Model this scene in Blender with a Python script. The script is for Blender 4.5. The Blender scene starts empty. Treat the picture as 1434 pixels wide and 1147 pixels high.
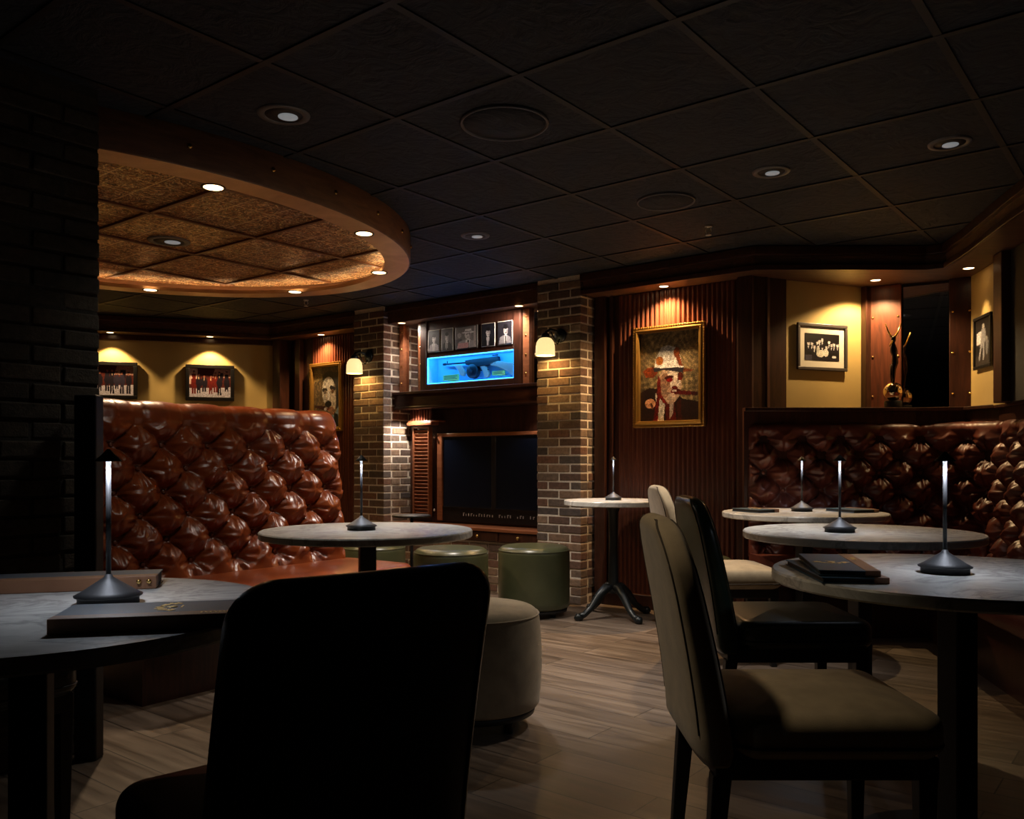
import bpy, math, random
import numpy as np
from mathutils import Matrix, Vector
random.seed(7); rng = np.random.RandomState(7)
PI = math.pi
SC = bpy.context.scene
COL = SC.collection

# ---------------------------------------------------------------- camera, world, exposure
cam = bpy.data.cameras.new('camera'); camo = bpy.data.objects.new('camera', cam); COL.objects.link(camo)
camo.location = (0, 0, 1.05); camo.rotation_euler = (PI/2, 0, 0)
cam.sensor_width = 36; cam.lens = 36*1200/1434; cam.shift_y = 71.5/1434; cam.clip_start = .05
SC.camera = camo
wd = bpy.data.worlds.new('world'); SC.world = wd; wd.use_nodes = True
wd.node_tree.nodes['Background'].inputs[0].default_value = (.35, .45, 1, 1)
wd.node_tree.nodes['Background'].inputs[1].default_value = .004
SC.view_settings.view_transform = 'Standard'; SC.view_settings.look = 'None'
SC.view_settings.gamma = 1; SC.view_settings.use_curve_mapping = False
SC.view_settings.exposure = 0.9
EN = dict(wash=20, wash_rib=62, ring=4, fire=15, mantel=11, room=66, room_near=10, lamp=3.0, sconce=2.4, tile=60)
WARM = (1, .66, .31); WARMER = (1, .60, .27); NEUT = (1, .86, .72); COOL = (.82, .88, 1)

# ---------------------------------------------------------------- frames
class Frame:
    def __init__(s, ox, oy, ax, ay):
        n = math.hypot(ax, ay); s.o = (ox, oy); s.a = (ax/n, ay/n); s.rz = math.atan2(ay, ax)
    def p(s, x, y, z=0):
        return (s.o[0]+x*s.a[0]-y*s.a[1], s.o[1]+x*s.a[1]+y*s.a[0], z)
    def M(s, x=0, y=0, z=0, rz=0):
        return Matrix.Translation(s.p(x, y, z)) @ Matrix.Rotation(s.rz+rz, 4, 'Z')
WLD = Frame(0, 0, 1, 0)
BW = Frame(.497, 6.206, .785, -.62)      # fireplace wall: origin at the right pillar's outer front corner
LW = Frame(-2.28, 8.64, .95, .31)        # left mustard wall
P1 = Frame(1.807, 5.69, .649, .26)       # mustard panel over the right booth
MW = Frame(2.456, 5.95, .855, -.52)      # mirror bay
RR = Frame(3.0, 5.62, -.18, -.98)        # right wall
BL = Frame(-1.98, 3.91, .59, .807)       # left booth
CEIL = 2.40; SOF = 2.25

# ---------------------------------------------------------------- mesh builder
class MB:
    def __init__(s): s.v = []; s.f = []; s.sm = []; s.mi = []
    def add(s, vs, fs, smooth=False, M=None, mi=0):
        b = len(s.v)
        if M is not None: vs = [M @ Vector(v) for v in vs]
        s.v += [tuple(v) for v in vs]
        s.f += [tuple(b+i for i in f) for f in fs]
        s.sm += [smooth]*len(fs); s.mi += [mi]*len(fs)
        return s
    def box(s, x0, x1, y0, y1, z0, z1, M=None, mi=0):
        v = [(x, y, z) for z in (z0, z1) for y in (y0, y1) for x in (x0, x1)]
        return s.add(v, [(0, 2, 3, 1), (4, 5, 7, 6), (0, 1, 5, 4), (2, 6, 7, 3), (0, 4, 6, 2), (1, 3, 7, 5)], False, M, mi)
    def loft(s, rings, smooth=True, M=None, mi=0, cap=True, closed=True):
        n = len(rings[0]); v = [p for r in rings for p in r]; f = []
        for i in range(len(rings)-1):
            for j in range(n if closed else n-1):
                k = (j+1) % n
                f.append((i*n+j, i*n+k, (i+1)*n+k, (i+1)*n+j))
        if cap:
            f.append(tuple(range(n-1, -1, -1))); f.append(tuple((len(rings)-1)*n+j for j in range(n)))
        return s.add(v, f, smooth, M, mi)
    def lathe(s, prof, n=40, M=None, mi=0, cap=True, smooth=True):
        return s.loft([[(r*math.cos(2*PI*j/n), r*math.sin(2*PI*j/n), z) for j in range(n)] for r, z in prof], smooth, M, mi, cap)
    def tube(s, pts, rad, n=10, M=None, mi=0):
        pts = [Vector(p) for p in pts]; rings = []
        if not hasattr(rad, '__len__'): rad = [rad]*len(pts)
        up = Vector((0, 0, 1))
        for i, p in enumerate(pts):
            d = (pts[min(i+1, len(pts)-1)]-pts[max(i-1, 0)]).normalized()
            ref = up if abs(d.z) < .9 else Vector((0, 1, 0))
            a = d.cross(ref).normalized(); b = a.cross(d).normalized()
            rings.append([p+a*rad[i]*math.cos(2*PI*j/n)+b*rad[i]*math.sin(2*PI*j/n) for j in range(n)])
        return s.loft(rings, True, M, mi)
    def prism(s, poly, z0, z1, M=None, mi=0):
        n = len(poly)
        v = [(x, y, z0) for x, y in poly]+[(x, y, z1) for x, y in poly]
        f = [tuple(range(n-1, -1, -1)), tuple(range(n, 2*n))]+[(i, (i+1) % n, n+(i+1) % n, n+i) for i in range(n)]
        return s.add(v, f, False, M, mi)
    def grid(s, P, smooth=True, M=None, mi=0):      # P: rows of points
        m = len(P[0]); v = [p for r in P for p in r]
        f = [(i*m+j, i*m+j+1, (i+1)*m+j+1, (i+1)*m+j) for i in range(len(P)-1) for j in range(m-1)]
        return s.add(v, f, smooth, M, mi)

def obj(name, mb, mat, parent=None, M=None, bevel=0, seg=2, sub=0):
    me = bpy.data.meshes.new(name); me.from_pydata(mb.v, [], mb.f); me.update()
    for m in (mat if isinstance(mat, (list, tuple)) else [mat]): me.materials.append(m)
    me.polygons.foreach_set('use_smooth', mb.sm); me.polygons.foreach_set('material_index', mb.mi)
    o = bpy.data.objects.new(name, me); COL.objects.link(o)
    if parent: o.parent = parent
    if M is not None: o.matrix_local = M
    if bevel:
        b = o.modifiers.new('bevel', 'BEVEL'); b.width = bevel; b.segments = seg; b.limit_method = 'ANGLE'; b.angle_limit = .7
    if sub:
        b = o.modifiers.new('sub', 'SUBSURF'); b.levels = sub; b.render_levels = sub
    return o
def tag(o, label=None, cat=None, group=None, kind=None):
    for k, v in (('label', label), ('category', cat), ('group', group), ('kind', kind)):
        if v: o[k] = v
    return o
def thing(name, label, cat, M, group=None):
    o = bpy.data.objects.new(name, None); COL.objects.link(o); o.empty_display_size = .05
    o.matrix_world = M
    return tag(o, label, cat, group)
def struct(name, mb, mat, M=None, bevel=0):
    return tag(obj(name, mb, mat, None, M, bevel), kind='structure')
def copy_tree(o, parent=None, M=None):
    c = o.copy(); COL.objects.link(c)
    if parent: c.parent = parent
    if M is not None: c.matrix_local = M
    for ch in o.children: copy_tree(ch, c)
    return c
def light(kind, parent, loc, energy, color, size=.02, spot=None, blend=.5, rot=(0, 0, 0)):
    l = bpy.data.lights.new('light', kind); l.energy = energy; l.color = color
    l.shadow_soft_size = size
    if kind == 'SPOT': l.spot_size = math.radians(spot); l.spot_blend = blend
    o = bpy.data.objects.new('bulb_light', l); COL.objects.link(o)
    if parent: o.parent = parent
    o.location = loc; o.rotation_euler = rot
    return o

# ---------------------------------------------------------------- materials
def srgb(h):
    c = [int(h[i:i+2], 16)/255 for i in (0, 2, 4)]
    return tuple(x/12.92 if x < .04045 else ((x+.055)/1.055)**2.4 for x in c)
class Mat:
    def __init__(s, name, col=(.5, .5, .5), rough=.5, metal=0, **kw):
        s.m = bpy.data.materials.new(name); s.m.use_nodes = True
        s.t = s.m.node_tree; s.b = s.t.nodes['Principled BSDF']
        s.set('Base Color', (*col, 1)); s.set('Roughness', rough); s.set('Metallic', metal)
        for k, v in kw.items(): s.set(k.replace('_', ' '), v)
    def set(s, k, v): s.b.inputs[k].default_value = v
    def n(s, typ, **kw):
        nd = s.t.nodes.new(typ)
        for k, v in kw.items():
            if k in nd.inputs: nd.inputs[k].default_value = v
            else: setattr(nd, k, v)
        return nd
    def l(s, a, b): s.t.links.new(a, b)
    def coord(s, kind='Object', scale=(1, 1, 1)):
        tc = s.n('ShaderNodeTexCoord'); mp = s.n('ShaderNodeMapping'); mp.inputs['Scale'].default_value = scale
        s.l(tc.outputs[kind], mp.inputs[0]); return mp.outputs[0]
    def noise(s, vec, scale, detail=4, rough=.5, dist=0):
        nd = s.n('ShaderNodeTexNoise'); nd.inputs['Scale'].default_value = scale
        nd.inputs['Detail'].default_value = detail; nd.inputs['Roughness'].default_value = rough; nd.inputs['Distortion'].default_value = dist
        s.l(vec, nd.inputs['Vector']); return nd.outputs['Fac']
    def ramp(s, fac, stops):
        r = s.n('ShaderNodeValToRGB'); e = r.color_ramp.elements
        while len(e) < len(stops): e.new(.5)
        for i, (p, c) in enumerate(stops): e[i].position = p; e[i].color = (*c, 1) if len(c) == 3 else c
        s.l(fac, r.inputs[0]); return r.outputs[0]
    def bump(s, h, strength=.3, dist=.01):
        b = s.n('ShaderNodeBump'); b.inputs['Strength'].default_value = strength; b.inputs['Distance'].default_value = dist
        s.l(h, b.inputs['Height']); s.l(b.outputs[0], s.b.inputs['Normal'])
    def color(s, c): s.l(c, s.b.inputs['Base Color'])

def wood(name, c1, c2, rough=.35, scale=(6, 6, .7), bump=.1):
    M = Mat(name, c1, rough); v = M.coord('Object', scale)
    f = M.noise(v, 5, 6, .6, 1.2); M.color(M.ramp(f, [(.3, c1), (.7, c2)])); M.bump(f, bump, .004)
    return M.m
def leather(name, c1, c2, rough=.33, bump=.15, coat=.25):
    M = Mat(name, c1, rough); v = M.coord('Object')
    f = M.noise(v, 7, 3); M.color(M.ramp(f, [(.3, c1), (.7, c2)]))
    g = M.noise(v, 240, 2); M.bump(g, bump, .002); M.set('Coat Weight', coat); M.set('Coat Roughness', .25)
    return M.m
def emis(name, col, strength, base=(0, 0, 0)):
    M = Mat(name, base, .5); M.set('Emission Color', (*col, 1)); M.set('Emission Strength', strength); return M.m

m_wood = wood('dark_mahogany', (.020, .0075, .005), (.062, .021, .012), .32)
m_woodh = wood('dark_mahogany_horizontal', (.022, .008, .006), (.075, .026, .015), .35, (.7, 6, 6))
m_woodrust = wood('worn_copper_post', (.05, .018, .010), (.17, .045, .02), .35, (4, 4, .5))
m_woodwarm = wood('polished_brown_wood', (.17, .055, .024), (.30, .11, .05), .3, (.8, 6, 6))
m_rib = wood('ribbed_mahogany', (.065, .018, .011), (.13, .040, .020), .28, (5, 5, .6), .05)
m_sofwood = wood('cornice_brown', (.045, .02, .012), (.13, .06, .032), .5, (.7, 5, 5), .25)
m_black = Mat('black_metal', (.012, .012, .013), .35, .6).m
m_blackmat = Mat('black_paint', (.008, .008, .009), .55).m
m_lampmetal = Mat('lamp_dark_grey_metal', (.045, .045, .048), .5, .3).m
m_iron = Mat('cast_iron', (.012, .016, .018), .35, .3).m
m_brass = Mat('brass', (.75, .48, .16), .25, 1).m
m_foil = Mat('gold_foil', (.80, .58, .20), .4, .2).m
m_chrome = Mat('chrome', (.8, .78, .74), .12, 1).m
m_ball = Mat('gold_chrome', (.85, .62, .38), .04, 1).m
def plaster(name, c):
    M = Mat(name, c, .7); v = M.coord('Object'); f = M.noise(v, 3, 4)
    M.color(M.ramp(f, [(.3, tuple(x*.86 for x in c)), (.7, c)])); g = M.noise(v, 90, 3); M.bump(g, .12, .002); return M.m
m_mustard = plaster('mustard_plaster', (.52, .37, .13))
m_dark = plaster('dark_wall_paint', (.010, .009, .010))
m_leaL = leather('cognac_leather', (.15, .026, .006), (.25, .054, .011), .31, coat=.12)
m_leaR = leather('oxblood_leather', (.085, .021, .015), (.14, .036, .022), .38, coat=.1)
m_green = leather('dark_green_leather', (.016, .034, .021), (.026, .048, .028), .3)
m_olive = leather('olive_leather', (.050, .056, .027), (.068, .075, .038), .32, .1)
m_teal = leather('near_black_leather', (.007, .013, .012), (.011, .020, .017), .32)
def fabric(name, c):
    M = Mat(name, c, .85); v = M.coord('Object'); f = M.noise(v, 18, 5)
    M.color(M.ramp(f, [(.3, tuple(x*.75 for x in c)), (.7, c)])); g = M.noise(v, 500, 2); M.bump(g, .3, .002)
    M.set('Sheen Weight', .2); return M.m
m_beige = fabric('beige_fabric', (.40, .31, .19))
m_seam = Mat('dark_stitching', (.05, .035, .02), .8).m
def marble():
    M = Mat('white_marble', (.6, .6, .58), .27); v = M.coord('Object', (1, 1, 1))
    f = M.noise(v, 3.0, 8, .62, 1.6); g = M.noise(v, 14, 5)
    c = M.ramp(f, [(.36, (.66, .66, .62)), (.47, (.80, .80, .76)), (.52, (.52, .52, .50)), (.57, (.82, .82, .79)), (.8, (.70, .70, .67))])
    mx = M.n('ShaderNodeMixRGB'); mx.blend_type = 'MULTIPLY'; mx.inputs[0].default_value = .25
    M.l(c, mx.inputs[1]); M.l(g, mx.inputs[2]); M.color(mx.outputs[0]); return M.m
m_marble = marble()
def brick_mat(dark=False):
    M = Mat('old_brick' if not dark else 'shaded_old_brick', (.3, .15, .09), .85); gi = M.n('ShaderNodeNewGeometry')
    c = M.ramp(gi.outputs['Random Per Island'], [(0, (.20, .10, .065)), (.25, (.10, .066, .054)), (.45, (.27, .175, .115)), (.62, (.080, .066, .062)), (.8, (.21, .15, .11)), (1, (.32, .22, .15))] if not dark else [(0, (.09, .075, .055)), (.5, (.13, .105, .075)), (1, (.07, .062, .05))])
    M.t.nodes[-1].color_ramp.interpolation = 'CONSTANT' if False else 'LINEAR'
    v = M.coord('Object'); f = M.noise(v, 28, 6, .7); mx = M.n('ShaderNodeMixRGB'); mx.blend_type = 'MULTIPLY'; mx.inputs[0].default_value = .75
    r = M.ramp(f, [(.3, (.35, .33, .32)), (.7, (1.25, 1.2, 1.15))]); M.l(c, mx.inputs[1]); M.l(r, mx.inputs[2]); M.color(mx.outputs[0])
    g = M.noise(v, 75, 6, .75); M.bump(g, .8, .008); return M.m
m_brick = brick_mat(); m_brickshade = brick_mat(True)  # second is the same brick with the pillar's shade painted into its colour
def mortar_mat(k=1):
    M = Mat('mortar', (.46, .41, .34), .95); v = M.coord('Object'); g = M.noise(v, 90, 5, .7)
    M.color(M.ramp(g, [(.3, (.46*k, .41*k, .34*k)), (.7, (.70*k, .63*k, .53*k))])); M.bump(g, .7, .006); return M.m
m_mortar = mortar_mat(1.15); m_mortarshade = mortar_mat(.12)  # second mortar is a darkened copy, shade painted into its colour
def floor_mat():
    M = Mat('oak_plank_floor', (.1, .07, .05), .42)
    tc = M.n('ShaderNodeTexCoord'); mp = M.n('ShaderNodeMapping'); mp.inputs['Rotation'].default_value = (0, 0, -BW.rz)
    M.l(tc.outputs['Object'], mp.inputs[0])
    br = M.n('ShaderNodeTexBrick'); br.inputs['Scale'].default_value = 1; br.inputs['Brick Width'].default_value = 1.3; br.inputs['Row Height'].default_value = .17
    br.inputs['Mortar Size'].default_value = .0025; br.inputs['Color1'].default_value = (.0, .0, .0, 1); br.inputs['Color2'].default_value = (1, 1, 1, 1); br.inputs['Mortar'].default_value = (.5, .5, .5, 1)
    br.offset = .37; M.l(mp.outputs[0], br.inputs['Vector'])
    s2 = M.n('ShaderNodeMapping'); s2.inputs['Scale'].default_value = (.9, 9, 1); M.l(mp.outputs[0], s2.inputs[0])
    ad = M.n('ShaderNodeVectorMath'); ad.operation = 'ADD'; M.l(s2.outputs[0], ad.inputs[0])
    vm = M.n('ShaderNodeVectorMath'); vm.operation = 'SCALE'; vm.inputs['Scale'].default_value = 5; M.l(br.outputs['Color'], vm.inputs[0]); M.l(vm.outputs[0], ad.inputs[1])
    f = M.noise(ad.outputs[0], 1.6, 8, .62, 1.0)
    c = M.ramp(f, [(.25, (.075, .054, .040)), (.5, (.19, .143, .108)), (.75, (.31, .245, .19))])
    mx = M.n('ShaderNodeMixRGB'); mx.blend_type = 'MULTIPLY'; mx.inputs[0].default_value = 1
    r2 = M.ramp(br.outputs['Color'], [(0, (.55, .52, .50)), (1, (1, 1, 1))]); M.l(c, mx.inputs[1]); M.l(r2, mx.inputs[2])
    mo = M.n('ShaderNodeMixRGB'); M.l(br.outputs['Fac'], mo.inputs[0]); M.l(mx.outputs[0], mo.inputs[1]); mo.inputs[2].default_value = (.02, .014, .01, 1)
    M.color(mo.outputs[0]); M.bump(f, .25, .004)
    rr = M.ramp(f, [(.3, (.30, .30, .30)), (.7, (.5, .5, .5))]); M.l(rr, M.b.inputs['Roughness']); return M.m
m_floor = floor_mat()
def tile_mat():
    M = Mat('charcoal_ceiling_tile', (.036, .041, .048), .8); v = M.coord('Object', (1, 1, 1))
    f = M.noise(v, 7, 5, .55, 3.0); M.color(M.ramp(f, [(.3, (.008, .012, .019)), (.7, (.016, .021, .029))])); M.bump(f, .55, .03); return M.m
m_tile = tile_mat()
m_grid = Mat('ceiling_grid_black', (.008, .008, .009), .6).m
def copper_mat():
    M = Mat('pressed_copper', (.62, .32, .13), .34, .45)
    tc = M.n('ShaderNodeTexCoord'); mp = M.n('ShaderNodeMapping'); M.l(tc.outputs['Object'], mp.inputs[0]); v = mp.outputs[0]
    w = M.noise(v, 7, 3, .5, 3.0); g = M.noise(v, 26, 4, .65, 2.5)
    c1 = M.ramp(w, [(.30, (.30, .13, .05)), (.44, (.55, .28, .11)), (.485, (1, .84, .52)), (.52, (.50, .24, .09)), (.60, (.38, .17, .06)), (.645, (1, .8, .46)), (.69, (.44, .20, .07))])  # bright bands are golden glints of the embossing, painted into the colour
    c2 = M.ramp(g, [(.40, (.25, .22, .2)), (.60, (1.5, 1.4, 1.3))])
    mx = M.n('ShaderNodeMixRGB'); mx.blend_type = 'MULTIPLY'; mx.inputs[0].default_value = 1; M.l(c1, mx.inputs[1]); M.l(c2, mx.inputs[2])
    br = M.n('ShaderNodeTexBrick'); br.offset = 0; br.inputs['Scale'].default_value = 1; br.inputs['Brick Width'].default_value = .21; br.inputs['Row Height'].default_value = .21
    br.inputs['Mortar Size'].default_value = .004; M.l(v, br.inputs['Vector'])
    ml = M.n('ShaderNodeMixRGB'); M.l(br.outputs['Fac'], ml.inputs[0]); M.l(mx.outputs[0], ml.inputs[1]); ml.inputs[2].default_value = (1, .74, .40, 1); M.color(ml.outputs[0])  # straight golden highlights painted along the embossed squares
    a = M.n('ShaderNodeMath'); a.operation = 'MULTIPLY_ADD'; M.l(w, a.inputs[0]); a.inputs[1].default_value = 1.5; M.l(g, a.inputs[2])
    b = M.n('ShaderNodeMath'); b.operation = 'MULTIPLY_ADD'; M.l(br.outputs['Fac'], b.inputs[0]); b.inputs[1].default_value = .8; M.l(a.outputs[0], b.inputs[2])
    M.bump(b.outputs[0], 1.0, .035); return M.m
m_copper = copper_mat()
def ringmat():
    M = Mat('brushed_copper_wood', (.50, .24, .10), .36, .35); v = M.coord('Object', (1, 1, 8)); f = M.noise(v, 4, 5, .6, 1)
    M.color(M.ramp(f, [(.3, (.62, .34, .17)), (.7, (.85, .54, .30))])); return M.m
m_ring = ringmat()
m_fascia = wood('copper_fascia', (.13, .055, .025), (.24, .11, .05), .45, (1, 1, 6), .2)
m_can = Mat('can_trim', (.10, .08, .07), .4, .3).m
m_canlight = Mat('grey_can_trim', (.10, .10, .105), .45).m
m_lensw = emis('warm_lens', (1, .62, .30), 5)
m_lensdim = emis('dim_lens', (.75, .78, .80), .11, (.3, .3, .3))
m_gold = Mat('gilded_frame', (.50, .30, .08), .30, .85).m
m_frameblk = Mat('black_frame', (.007, .006, .006), .35).m
m_framebrn = Mat('charcoal_frame', (.055, .045, .042), .4).m
m_mat = Mat('white_mat_board', (.68, .64, .55), .8).m
m_glassdark = Mat('dark_glass', (.006, .009, .020), .03, 0, IOR=3.2).m
m_mirror = Mat('mirror_silver', (.62, .60, .58), .03, 1).m
def art_mat(rough=.35):
    M = Mat('artwork', (.5, .5, .5), rough); a = M.n('ShaderNodeVertexColor'); a.layer_name = 'Col'; M.color(a.outputs[0]); return M.m
m_art = art_mat()
def glass_mat():
    m = bpy.data.materials.new('clear_glass'); m.use_nodes = True; t = m.node_tree; t.nodes.clear()
    o = t.nodes.new('ShaderNodeOutputMaterial'); mx = t.nodes.new('ShaderNodeMixShader'); tr = t.nodes.new('ShaderNodeBsdfTransparent')
    g = t.nodes.new('ShaderNodeBsdfGlossy'); g.inputs['Roughness'].default_value = .02; mx.inputs[0].default_value = .05
    t.links.new(tr.outputs[0], mx.inputs[1]); t.links.new(g.outputs[0], mx.inputs[2]); t.links.new(mx.outputs[0], o.inputs[0]); return m
m_glass = glass_mat()
m_led = emis('blue_led_strip', (.02, .30, 1), 9)
m_caseblue = Mat('case_lining', (.28, .62, .9), .5).m
m_gunmetal = Mat('blued_steel', (.010, .012, .018), .45, .2).m
m_gunwood = Mat('pale_gun_wood', (.50, .36, .28), .45).m
m_plaque = Mat('yellow_green_card', (.55, .75, .18), .6).m
m_ink = Mat('dark_ink', (.03, .04, .03), .7).m
m_navy = leather('navy_menu_cover', (.022, .06, .10), (.03, .08, .13), .5, .1, 0)
m_spine = leather('brown_menu_spine', (.22, .10, .05), (.30, .14, .07), .5, .1, 0)
m_paper = Mat('page_edge', (.03, .028, .027), .7).m
m_copperbtn = leather('leather_button', (.12, .03, .014), (.15, .04, .018), .35)

# ---------------------------------------------------------------- floor, ceiling, walls
mb = MB(); mb.box(-6, 5, -2.6, 10.5, -.05, 0); struct('floor', mb, m_floor)
mb = MB(); mb.box(-6, 5, -2.6, 10.5, CEIL, CEIL+.05); struct('ceiling', mb, m_tile)
# suspended ceiling grid (tile .61 m), nodes follow the photo's grid
GO = (-.0804, 3.857); GA = (.62, .785); GB = (.785, -.62)
mb = MB(); G = Frame(GO[0], GO[1], .785, -.62)
for k in range(-11, 12):
    mb.box(k*.61-.013, k*.61+.013, -5, 7, CEIL-.005, CEIL+.001, G.M())
    mb.box(-7, 7, k*.61-.013, k*.61+.013, CEIL-.006, CEIL+.001, G.M())
struct('trim_1', mb, m_grid)
# back wall planes
def wallbox(name, fr, x0, x1, y0, y1, z0, z1, mat):
    mb = MB(); mb.box(x0, x1, y0, y1, z0, z1); return struct(name, mb, mat, fr.M())
wallbox('wall_back', BW, -4.5, 1.35, .42, .52, 0, CEIL, m_wood)
wallbox('wall_left', LW, -4.0, .12, 0, .1, 0, CEIL, m_mustard)
wallbox('wall_alcove', P1, 0, .70, 0, .1, 0, CEIL, m_mustard)
wallbox('wall_mirror', MW, -.05, .68, .02, .12, 0, CEIL, m_wood)
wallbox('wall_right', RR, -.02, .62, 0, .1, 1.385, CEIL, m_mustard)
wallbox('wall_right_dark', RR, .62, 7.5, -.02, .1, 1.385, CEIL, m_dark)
wallbox('wall_rear', WLD, -6, 5, -2.6, -2.5, 0, CEIL, m_dark)
wallbox('wall_far_left', WLD, -5.0, -4.9, -2.6, 8.6, 0, CEIL, m_dark)

# ribbed mahogany panels
def ribs(name, s0, s1, t, z0, z1, label=None):
    mb = MB(); n = round((s1-s0)/.036); w = (s1-s0)/n; prof = []
    for i in range(n):
        x = s0+i*w
        prof += [(x+w*.0, 0), (x+w*.14, 0)] + [(x+w*(.16+.84*k/8), -.013*math.sin(PI*k/8)) for k in range(0, 8)]
    prof.append((s1, 0))
    mb.grid([[(x, t+y, z) for x, y in prof] for z in (z0, z1)], True)
    return struct(name, mb, m_rib, BW.M())
mb = MB(); mb.box(.02, 1.25, .20, .42, 0, CEIL); struct('wall_ribbed', mb, m_wood, BW.M())
ribs('wall_ribbed_panel', .20, 1.10, .199, .10, 2.245)
mb = MB(); mb.box(-4.2, -2.4, .20, .42, 0, CEIL); struct('wall_ribbed_left', mb, m_wood, BW.M())
ribs('wall_ribbed_panel_left', -3.28, -2.56, .199, .10, 2.245)
# trims, posts
mb = MB()
for x0, x1, d in ((.145, .165, .03), (1.118, 1.135, .03)): mb.box(x0, x1, .20-d, .20, 0, SOF)
mb.box(.02, .11, .15, .20, 0, SOF)
struct('trim_2', mb, m_wood, BW.M(), .004)
mb = MB(); mb.box(1.14, 1.24, .13, .42, 0, SOF); mb.box(1.25, 1.30, .24, .42, 0, SOF); struct('trim_3', mb, m_wood, BW.M(), .005)
mb = MB(); mb.box(-.30, -.16, -.03, .1, 1.39, SOF); mb.box(-.145, .004, -.02, .1, 1.39, SOF); struct('trim_4', mb, m_wood, P1.M(), .004)
mb = MB(); mb.box(-3.72, -3.60, .05, .22, 0, SOF); mb.box(-3.50, -3.42, .15, .21, 0, SOF); struct('trim_5', mb, m_wood, BW.M(), .005)
mb = MB(); mb.box(-2.56, -2.46, .12, .20, 0, SOF); struct('trim_6', mb, m_wood, BW.M(), .004)
mb = MB(); mb.box(-.11, .0, -.03, .0, 0, SOF); struct('trim_7', mb, m_wood, LW.M(), .004)
mb = MB(); mb.box(.655, .70, -.05, .0, 1.2, SOF); struct('trim_8', mb, m_wood, P1.M(), .004)
mb = MB(); mb.box(.62, .75, -.07, 0, 1.385, SOF); struct('trim_9', mb, m_wood, RR.M(), .006)
# baseboards
mb = MB(); mb.box(.02, 1.24, .15, .20, 0, .10); struct('baseboard_back', mb, m_wood, BW.M(), .004)
# cornice / soffit along the back, one continuous dark box with a brown underside
def soffit(name, poly):
    mb = MB(); mb.prism(poly, SOF, CEIL); struct(name, mb, m_sofwood, None, .004)
    # small bed mouldings on its front
def fp(fr, x, y): q = fr.p(x, y); return (q[0], q[1])
sof_front = [fp(BW, .02, 0), (1.53, 5.39), (2.60, 5.39), (2.70, 5.33), (2.64, 4.95), (2.52, 4.40), (1.75, .3), (1.2, -2.4)]
sof_back = [(3.6, -2.4), (3.6, 6.4), (1.7, 6.6), fp(BW, .02, .45)]
soffit('trim_10', sof_front+sof_back)
soffit('trim_11', [fp(BW, -2.063, .05), fp(BW, -.394, .05), fp(BW, -.394, .45), fp(BW, -2.063, .45)])
lc = fp(BW, -3.66, -.02)
soffit('trim_12', [fp(LW, -3.5, -.27), (lc[0]+.02, lc[1]-.02), fp(BW, -2.454, .02), fp(BW, -2.454, .45), fp(BW, -4.1, .45), fp(LW, -3.5, .3)])
# moulding strips at the soffit's lower edge (they catch the light)
def strip(name, pts, z0, z1, d, mat=m_woodh):
    mb = MB()
    for (a, b) in zip(pts[:-1], pts[1:]):
        L = math.hypot(b[0]-a[0], b[1]-a[1]); M = Frame(a[0], a[1], b[0]-a[0], b[1]-a[1]).M()
        mb.box(-.01, L+.01, -d, .005, z0, z1, M)
    struct(name, mb, mat, None, .004)
strip('trim_13', sof_front[:-1], CEIL-.06, CEIL-.005, .03)
strip('trim_14', sof_front[:-1], SOF-.004, SOF+.03, .018)
strip('trim_15', [fp(BW, -2.063, .05), fp(BW, -.394, .05)], CEIL-.05, CEIL-.005, .03)
strip('trim_16', [fp(LW, -3.5, -.27), (lc[0]+.02, lc[1]-.02), fp(BW, -2.454, .02)], CEIL-.05, CEIL-.005, .03)
strip('trim_17', [fp(LW, -3.5, -.27), (lc[0]+.02, lc[1]-.02), fp(BW, -2.454, .02)], SOF-.004, SOF+.03, .018)
strip('trim_18', [fp(LW, -3.5, -.0), fp(LW, -.05, 0)], SOF-.05, SOF, .03, m_wood)

# ---------------------------------------------------------------- brick
def brick_courses(mb, x0, x1, y0, z0, z1, faces, course=.064, L=.20, mortar=.011, depth=.09, side=.2):
    """front face at y=y0 spanning x0..x1, plus optional left/right side faces running to y0+side."""
    n = int((z1-z0)/course)
    for k in range(n):
        za = z0+k*course+mortar/2; zb = za+course-mortar
        x = x0; first = L if k % 2 == 0 else L/2
        j = 0
        while x < x1-.02:
            ln = first if j == 0 else L; xe = min(x+ln, x1)
            if x1-xe < .03: xe = x1
            p = random.uniform(-.004, .004); mb.box(x+(mortar/2 if x > x0 else 0), xe-(mortar/2 if xe < x1 else 0), y0+p, y0+depth, za, zb)
            x = xe; j += 1
        for sx in faces:
            y = y0+depth+.0; xs = x0 if sx < 0 else x1; j = 0; first2 = L/2 if k % 2 == 0 else L
            y = y0+.003
            while y < y0+side-.02:
                ln = first2 if j == 0 else L; ye = min(y+ln, y0+side)
                if y0+side-ye < .03: ye = y0+side
                p = random.uniform(-.004, .004)
                ya = y+mortar/2 if j else y+depth
                if ye-ya > .012:
                    if sx < 0: mb.box(xs+p, xs+depth, ya, ye-mortar/2, za, zb)
                    else: mb.box(xs-depth, xs+p, ya, ye-mortar/2, za, zb)
                y = ye; j += 1
def pillar(label, fr, x0, x1, y0, side, z0, z1, faces, course=.064, L=.2, dark=False):
    t = thing('brick_pillar', label, 'pillar', fr.M(x0, y0, 0))
    mb = MB(); brick_courses(mb, 0, x1-x0, 0, z0, z1, faces, course, L, side=side)
    obj('brickwork', mb, m_brickshade if dark else m_brick, t, bevel=.005)
    mb = MB(); mb.box(.004, x1-x0-.004, .005, side, z0, z1); obj('mortar_core', mb, m_mortarshade if dark else m_mortar, t)
    return t
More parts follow.
